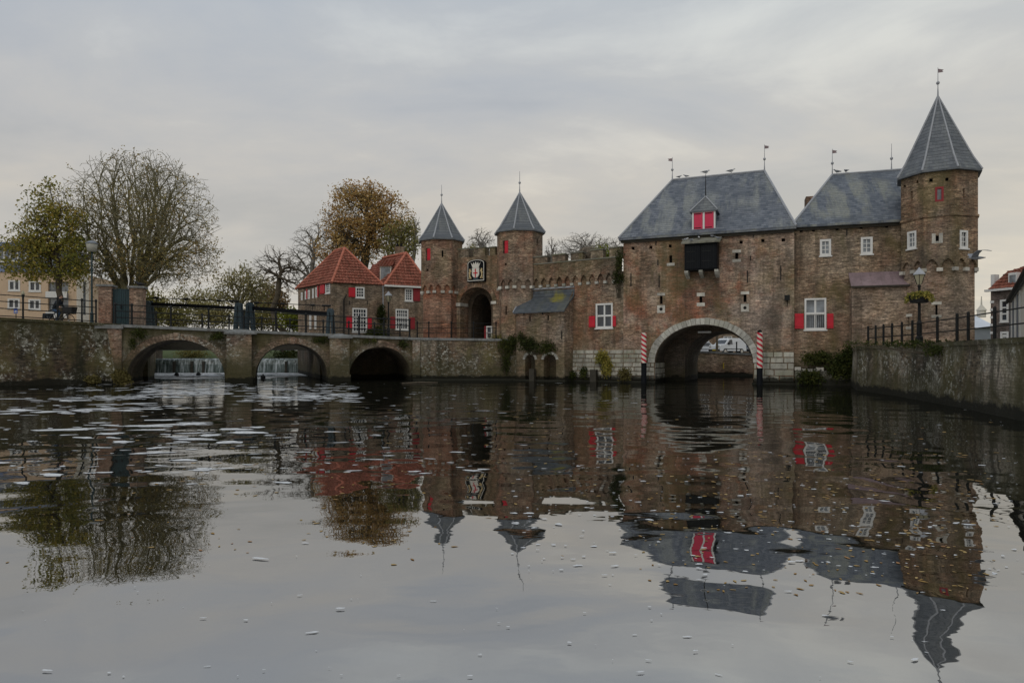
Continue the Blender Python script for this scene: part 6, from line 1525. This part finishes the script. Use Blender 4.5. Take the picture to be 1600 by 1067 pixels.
for px, lab, an in ((1308, 'grey pigeon on the wing ridge beside the left finial', 180), (1322, 'grey pigeon standing upright on the wing ridge', 90)):
    s, z = W.px(px, 270, WD/2); bird(lab, 'pigeon', W.w(s, WD/2, WR+.08), 1.25, an, 'feather_grey')
s = PF.px(216)[0]; bird('large black bird perched on the right brick pillar', 'crow', PF.w(s, .3, PF.px(212, 447.5)[1]+.02), 1.7, 200, 'feather_black')
p = at(1526, 403, 20); t = thing('gull', 'gull in flight before the right edge of the corner tower', 'bird', tuple(p), R(165))
m = M(); prof = [(-.22, .0, .01, .05), (-.1, .0, .04, .045), (.03, .0, .055, .05), (.12, .01, .045, .04), (.17, .015, .03, .03), (.2, .01, .012, .012), (.24, .0, .004, .004)]; rings = []
for x, z, rz, ry in prof: rings.append(m.add([(x, ry*math.cos(a), z+rz*math.sin(a)) for a in [2*math.pi*k/8 for k in range(8)]]))
for A_, B_ in zip(rings, rings[1:]):
    for k in range(8): m.f.append((A_[k], B_[k], B_[(k+1) % 8], A_[(k+1) % 8]))
m.f.append(tuple(rings[0])); m.build('body', 'feather_grey', t, smooth=True)
for sg in (-1, 1):
    m = M(); st = [(.03, .12, .02, .09), (.2, .14, .10, .08), (.36, .10, .17, .065), (.5, .0, .15, .045), (.6, -.1, .11, .01)]; L_ = []
    for y, x, z, w in st: L_.append(m.add([(x+w-.06, sg*y, z+.008), (x-w-.06, sg*y, z+.004), (x-w-.06, sg*y, z-.004), (x+w-.06, sg*y, z-.008)]))
    for A_, B_ in zip(L_, L_[1:]):
        for k in range(4): m.f.append((A_[k], A_[(k+1) % 4], B_[(k+1) % 4], B_[k]))
    m.build('wing', 'feather_grey', t)

# ================================================================== CYCLIST
CD = 39.2; gz = 3.22
bc = at(91, 490, CD); bike = thing('bicycle', 'black bicycle with large front crate ridden along the left quay', 'bicycle', (bc.x, CD, gz))
for dx, nm in ((-.55, 'rear'), (.6, 'front')):
    m = M(); n = 22; pts = [(dx+.335*math.cos(2*math.pi*k/n), 0, .35+.335*math.sin(2*math.pi*k/n)) for k in range(n+1)]; m.path(pts, .022, 6, False); w = m.build('wheel', 'rubber', bike)
    m = M()
    for k in range(10): a = math.pi*2*k/10; m.tube((dx, 0, .35), (dx+.32*math.cos(a), 0, .35+.32*math.sin(a)), .003, n=3)
    m.build('spoke', 'chrome', w); M().tube((dx, -.05, .35), (dx, .05, .35), .03, n=8).build('hub', 'chrome', w)
m = M()
for a, b in (((-.55, 0, .35), (-.08, 0, .33)), ((-.08, 0, .33), (-.25, 0, .86)), ((-.55, 0, .35), (-.22, 0, .75)), ((-.08, 0, .33), (.38, 0, .8)), ((-.22, 0, .75), (.36, 0, .86)), ((.35, 0, .95), (.6, 0, .35))): m.tube(a, b, .02, n=6)
m.build('frame', 'black', bike); m = M(); m.path([(.22, -.26, 1.08), (.34, -.1, 1.1), (.35, 0, 1.05), (.34, .1, 1.1), (.22, .26, 1.08)], .014, 6); m.tube((.35, 0, .92), (.35, 0, 1.06), .016, n=6); m.build('handlebar', 'chrome', bike)
M().prism([(-.4, .92), (-.12, .93), (-.1, .95), (-.25, .97), (-.4, .99)], lambda a, b, d: (a, d, b), -.07, .07).build('saddle', 'black', bike)
M().prism([(.42, .72), (.88, .72), (.96, 1.12), (.40, 1.12)], lambda a, b, d: (a, d, b), -.24, .24).build('crate', 'rubber', bike)
M().prism([(-.95, .5), (-.35, .5), (-.38, .76), (-.92, .76)], lambda a, b, d: (a, d, b), .04, .16).build('pannier', 'coat', bike)
m = M(); m.tube((-.08, -.09, .33), (-.02, -.09, .19), .012, n=5); m.tube((-.02, -.09, .19), (-.02, -.2, .19), .02, n=5); m.tube((-.08, .09, .33), (-.14, .09, .47), .012, n=5); m.tube((-.14, .09, .47), (-.14, .2, .47), .02, n=5); m.tube((-.08, -.09, .33), (-.08, .09, .33), .02, n=6); m.build('crank', 'chrome', bike)
def skin_body(name, joints, edges, parent, mats, root=0):
    me = bpy.data.meshes.new(name); me.from_pydata([j[:3] for j in joints], edges, [])
    o = bpy.data.objects.new(name, me); COL.objects.link(o); o.modifiers.new('skin', 'SKIN'); sv = me.skin_vertices[0].data
    for k, j in enumerate(joints): sv[k].radius = (j[3], j[4] if len(j) > 4 else j[3])
    sv[root].use_root = True; md = o.modifiers.new('sub', 'SUBSURF'); md.levels = 2; md.render_levels = 2
    dg = bpy.context.evaluated_depsgraph_get(); nm = bpy.data.meshes.new_from_object(o.evaluated_get(dg)); o.modifiers.clear(); o.data = nm; nm.name = name
    nm.materials.clear(); [nm.materials.append(MT[x]) for x in mats[0]]; nm.polygons.foreach_set('use_smooth', [True]*len(nm.polygons)); nm.polygons.foreach_set('material_index', [mats[1](p.center) for p in nm.polygons]); nm.update()
    o.parent = parent; return o
per = thing('person', 'cyclist in dark coat and blue jeans leaning over the handlebar', 'person', (bc.x, CD, gz))
J = [(-.26, 0, 1.0, .15, .13), (-.12, 0, 1.22, .14, .13), (.0, 0, 1.43, .16, .12), (.06, 0, 1.52, .075), (.12, 0, 1.60, .065), (.15, 0, 1.69, .095), (.16, 0, 1.77, .07),
     (-.2, -.11, .97, .105), (.14, -.13, .72, .075), (-.03, -.14, .30, .045), (.10, -.15, .23, .04),
     (-.2, .11, .97, .105), (.02, .13, .80, .075), (-.17, .14, .56, .05), (-.04, .15, .50, .04),
     (.02, -.2, 1.42, .07), (.12, -.25, 1.18, .05), (.24, -.24, 1.10, .032), (.28, -.24, 1.09, .034),
     (.02, .2, 1.42, .07), (.12, .25, 1.18, .05), (.24, .24, 1.10, .032), (.28, .24, 1.09, .034)]
ED = [(0, 1), (1, 2), (2, 3), (3, 4), (4, 5), (5, 6), (0, 7), (7, 8), (8, 9), (9, 10), (0, 11), (11, 12), (12, 13), (13, 14), (2, 15), (15, 16), (16, 17), (17, 18), (2, 19), (19, 20), (20, 21), (21, 22)]
def pm(c):
    if c.z > 1.555 and c.x > .04: return 2
    if c.x > .225 and 1.0 < c.z < 1.16: return 2
    if c.z < .27 or (c.x > -.12 and c.z < .545 and c.y > .08): return 3
    return 1 if c.z < .98 else 0
skin_body('body', J, ED, per, (['coat', 'jeans', 'skin', 'shoe'], pm))
m = M(); m.sphere((.135, 0, 1.745), .112, 12, 8, (1.02, .95, .9)); hair = m.build('hair', 'hair', per, smooth=True)
for v in hair.data.vertices:
    if v.co.x > .19 and v.co.z < 1.76: v.co.x = .17
m = M()
for sg in (-1, 1):
    m.sphere((.235, sg*.035, 1.715), .012, 6, 5)
m.build('eye', 'black', per); M().prism([(.24, 1.70), (.275, 1.665), (.238, 1.655)], lambda a, b, d: (a, d, b), -.012, .012).build('nose', 'skin', per)
m = M()
for sg in (-1, 1):
    for f in range(4): m.path([(.27, sg*.24+(f-1.5)*.017, 1.11), (.305, sg*.24+(f-1.5)*.018, 1.10), (.305, sg*.24+(f-1.5)*.018, 1.07), (.285, sg*.24+(f-1.5)*.017, 1.06)], [.010, .009, .009, .008], 5)
    m.path([(.26, sg*.24-sg*.03, 1.10), (.285, sg*.24-sg*.05, 1.085), (.30, sg*.24-sg*.05, 1.07)], [.011, .010, .008], 5)
m.build('finger', 'skin', per)

# ================================================================== VEHICLES behind the gate
def vehicle(name, label, cat, loc, ang, L, H, Wd, paint, van):
    t = thing(name, label, cat, loc, R(ang)); h = Wd/2
    if van: prof = [(-L/2, .35), (-L/2, .9), (-L/2+.05, 1.02), (-L*.30, 1.12), (-L*.14, H-.06), (-L*.08, H), (L/2-.12, H), (L/2, H-.12), (L/2, .35)]
    else: prof = [(-L/2, .3), (-L/2, .65), (-L/2+.1, .78), (-L*.24, .92), (-L*.08, H-.04), (0, H), (L*.24, H-.03), (L*.42, .98), (L/2, .9), (L/2, .3)]
    m = M(); n = len(prof); rings = []
    for y, k in ((-h, .0), (-h*.96, 1), (h*.96, 1), (h, .0)): rings.append(m.add([(x*(.985 if k == 0 else 1), y*(1-.13*max(0, (z-.9))/(H-.9) if z > .9 else 1), z) for x, z in prof]))
    for A_, B_ in zip(rings, rings[1:]):
        for k in range(n): m.f.append((A_[k], A_[(k+1) % n], B_[(k+1) % n], B_[k]))
    m.f.append(tuple(reversed(rings[0]))); m.f.append(tuple(rings[-1])); m.build('body', paint, t)
    yy = lambda z: h*(1-.13*max(0, z-.9)/(H-.9) if z > .9 else 1)+.006
    zb, zt = (1.12, H-.2) if van else (.96, H-.12)
    for sg in (-1, 1):
        for x0, x1, x2, x3 in (((-L*.25, -L*.03, -L*.03, -L*.12),) if van else ((-L*.2, .0, .0, -L*.06), (.05, L*.33, L*.24, .05))):
            m = M(); m.poly([(x0, sg*yy(zb), zb), (x1, sg*yy(zb), zb), (x2, sg*yy(zt), zt), (x3, sg*yy(zt), zt)]); m.build('side_window', 'glass', t)
        M().box(-L/2-.012, -L/2+.12, sg*h*.72-.16, sg*h*.72+.16, .62 if not van else .72, .76 if not van else .95).build('headlight', 'chrome', t)
        M().box(-L*.2, -L*.15, sg*(h+.02)-.06, sg*(h+.02)+.06, zb-.02, zb+.16).build('mirror', 'black', t)
        M().box(-L*.3, L*.3, sg*(h+.012)-.01, sg*(h+.012)+.01, .55, .62).build('side_trim', 'rubber', t)
        for x in (-L*.31, L*.31):
            m = M(); m.tube((x, sg*(h-.2), .31), (x, sg*(h+.015), .31), .31, n=18); w = m.build('wheel', 'rubber', t); M().tube((x, sg*(h+.016), .31), (x, sg*(h+.03), .31), .19, n=12).build('rim', 'chrome', w)
    a, b = (prof[3], prof[4]); m = M(); e = .012
    m.poly([(a[0]-e+.04, -h*.82, a[1]+.06), (a[0]-e+.04, h*.82, a[1]+.06), (b[0]-e-.02, h*.74, b[1]-.04), (b[0]-e-.02, -h*.74, b[1]-.04)]); m.build('windscreen', 'glass', t)
    M().box(-L/2-.05, -L/2+.05, -h*.95, h*.95, .3, .55).build('bumper', 'rubber', t); M().box(-L/2-.058, -L/2-.051, -.26, .26, .38, .48).build('number_plate', 'yellow', t)
    return t
p = at(1137, 552, 80); vehicle('van', 'white delivery van parked beyond the water gate arch', 'van', (p.x, p.y, 1.805), 28, 4.2, 1.84, 1.83, 'car_white', True)
p = at(1112, 552, 84); vehicle('car', 'white car half hidden by the arch left of the van', 'car', (p.x-1.6, p.y, 1.805), 20, 4.1, 1.5, 1.75, 'car_white', False)
p = at(1158, 552, 86); vehicle('car', 'dark blue car parked right of the van', 'car', (p.x+.6, p.y, 1.805), 60, 4.3, 1.45, 1.78, 'car_blue', False)
p = at(1151, 553, 72); t = thing('bollard', 'slim dark post in front of the white van', 'bollard', (p.x, p.y, 1.8)); M().lathe([(.09, 0), (.07, .1), (.07, 1.15), (.09, 1.2), (.03, 1.28)], n=8).build('post', 'iron', t)
p = at(1120, 553, 74); t = thing('tree_trunk', 'thin dark trunk between the white van and the white car', 'tree', (p.x, p.y, 1.8)); M().path([(0, 0, 0), (.03, .02, 1.2), (-.02, 0, 3.2)], [.16, .12, .09], 8).build('trunk', 'bark', t)

# brick row behind the street so the view through the gate ends on something
rb = Frame((10, 100), (46, 96), zb=1.6); rbt = rb.root('street_house', 'dim brick row of houses closing the view behind the white van', 'house')
hs = [(x, x+1.2, z, z+1.7) for x in np.arange(1.2, 34, 3.2) for z in (2.7, 5.6)]
m = M(); wall(m, 0, rb.L, 1.4, 8.2, hs, [], .2, rb.w); m.build('wall', 'brick_house', rbt, 'W')
for r in hs[4:16]: window(rbt, rb, r, 2, 2, fw=.1, bw=.08)
for r in hs[:4]+hs[16:]: recess(rbt, rb, r, .19, 'glass')
m = M(); m.poly([rb.w(-.3, -.3, 8.2), rb.w(rb.L+.3, -.3, 8.2), rb.w(rb.L+.3, 4, 9.3), rb.w(-.3, 4, 9.3)]); m.build('roof', 'slate', rbt, 'W')

# ================================================================== FOAM AND LEAVES ON THE WATER
def blobs(P, rad, asp, ang, z, nv, r, rough=.28):
    N = len(P); th = np.linspace(0, 2*np.pi, nv, endpoint=False); ph = r.uniform(0, 6.28, (N, 3))
    k = 1+rough*(np.sin(2*th[None]+ph[:, :1])*.6+np.sin(3*th[None]+ph[:, 1:2])*.5+np.sin(5*th[None]+ph[:, 2:3])*.45)+r.normal(0, rough*.25, (N, nv))
    x = rad[:, None]*k*np.cos(th)*asp[:, None]; y = rad[:, None]*k*np.sin(th); c, s = np.cos(ang)[:, None], np.sin(ang)[:, None]
    V = np.stack([P[:, :1]+x*c-y*s, P[:, 1:2]+x*s+y*c, np.full_like(x, z)+0*x], 2).reshape(-1, 3); return V, np.arange(N*nv).reshape(N, nv)
r = np.random.default_rng(77)
def wpix(n, x0, x1, y0, y1):
    px, py = r.uniform(x0, x1, n), r.uniform(y0, y1, n); d = CAM_H*FPX/(py-HY); return np.stack([(px-CX)/FPX*d, d], 1)
n3 = lambda P, s: np.sin(P[:, 0]*s+1.3*np.sin(P[:, 1]*s*.7))+np.sin(P[:, 1]*s*1.3+1.1*np.sin(P[:, 0]*s*.5+2))
Ps, Rs, As = [], [], []
def foam(n, box, r0, r1, asp=(1.2, 3.6), thr=None, sc=.8):
    P = wpix(n, *box)
    if thr is not None: P = P[n3(P, sc)+r.normal(0, .35, len(P)) > thr]
    Ps.append(P); Rs.append(r.uniform(r0, r1, len(P))*r.uniform(.5, 1.2, len(P))); As.append(r.uniform(*asp, len(P)))
foam(620, (100, 560, 598.5, 626), .02, .14, thr=.0); foam(240, (220, 360, 594, 616), .04, .17); foam(260, (-20, 330, 606, 648), .03, .17, thr=.1); foam(130, (0, 420, 640, 720), .04, .2, thr=.3)
foam(160, (380, 560, 600, 628), .04, .17); foam(220, (0, 800, 600, 740), .01, .05); foam(40, (-10, 620, 680, 760), .02, .07, thr=.6)
foam(420, (800, 1600, 640, 900), .005, .016, (1.0, 2.0)); foam(70, (800, 1560, 640, 840), .01, .035, (1.0, 2.2)); foam(60, (0, 1600, 880, 1060), .002, .007); foam(12, (200, 1300, 820, 1060), .008, .02); foam(70, (600, 1000, 596, 640), .015, .06)
P = np.stack([r.uniform(-33, -16.5, 900), 62.4-17*r.uniform(0, 1, 900)**1.6], 1); Ps.append(P); Rs.append(r.uniform(.08, .38, 900)); As.append(r.uniform(1, 2.6, 900))
P = np.concatenate(Ps); V, F = blobs(P, np.concatenate(Rs), np.concatenate(As), r.normal(0, .25, len(P)), .004, 14, r)
V[:, 2] += np.repeat(r.uniform(0, .006, len(P)), 14)
o = np_mesh('foam', V, F, 'foam'); settag(o, 'white foam flecks drifting on the dark river from the weir', 'foam', kind='stuff')
Pl = [wpix(260, 1000, 1560, 740, 930), wpix(90, 0, 1600, 640, 900), wpix(90, 1100, 1560, 690, 780), wpix(60, 200, 560, 690, 860), wpix(60, 600, 960, 640, 780)]
P = np.concatenate(Pl); V, F = blobs(P, r.uniform(.010, .026, len(P))*np.clip(P[:, 1]/9, .42, 1.8), r.uniform(1.2, 2.2, len(P)), r.uniform(0, 6.3, len(P)), .0025, 7, r, .3)
V[:, 2] += np.tile(r.uniform(0, .0012, 7), len(P))
o = np_mesh('floating_leaves', V, F, 'leaf_fallen', rnd=r.uniform(0, 1, len(F))); settag(o, 'scattered fallen autumn leaves floating on the river', 'leaves', kind='stuff')
t = thing('driftwood', 'pale thin branch floating under the right bridge arch', 'driftwood', tuple(on_level(660, 598, 0)))
q0, q1 = on_level(628, 598.5, .02), on_level(684, 597.5, .02); M().path([q0, q0+(q1-q0)*.5+Vector((0, .1, .03)), q1], [.03, .045, .02], 6).build('branch', 'wood', t, 'W')
q0, q1 = on_level(196, 602, .02), on_level(232, 592, .02); t = thing('floating_boom', 'thin pale floating pole slanting below the left arch', 'pole', tuple(q0)); M().path([q0, q1], [.035, .035], 6).build('pole', 'wood', t, 'W')
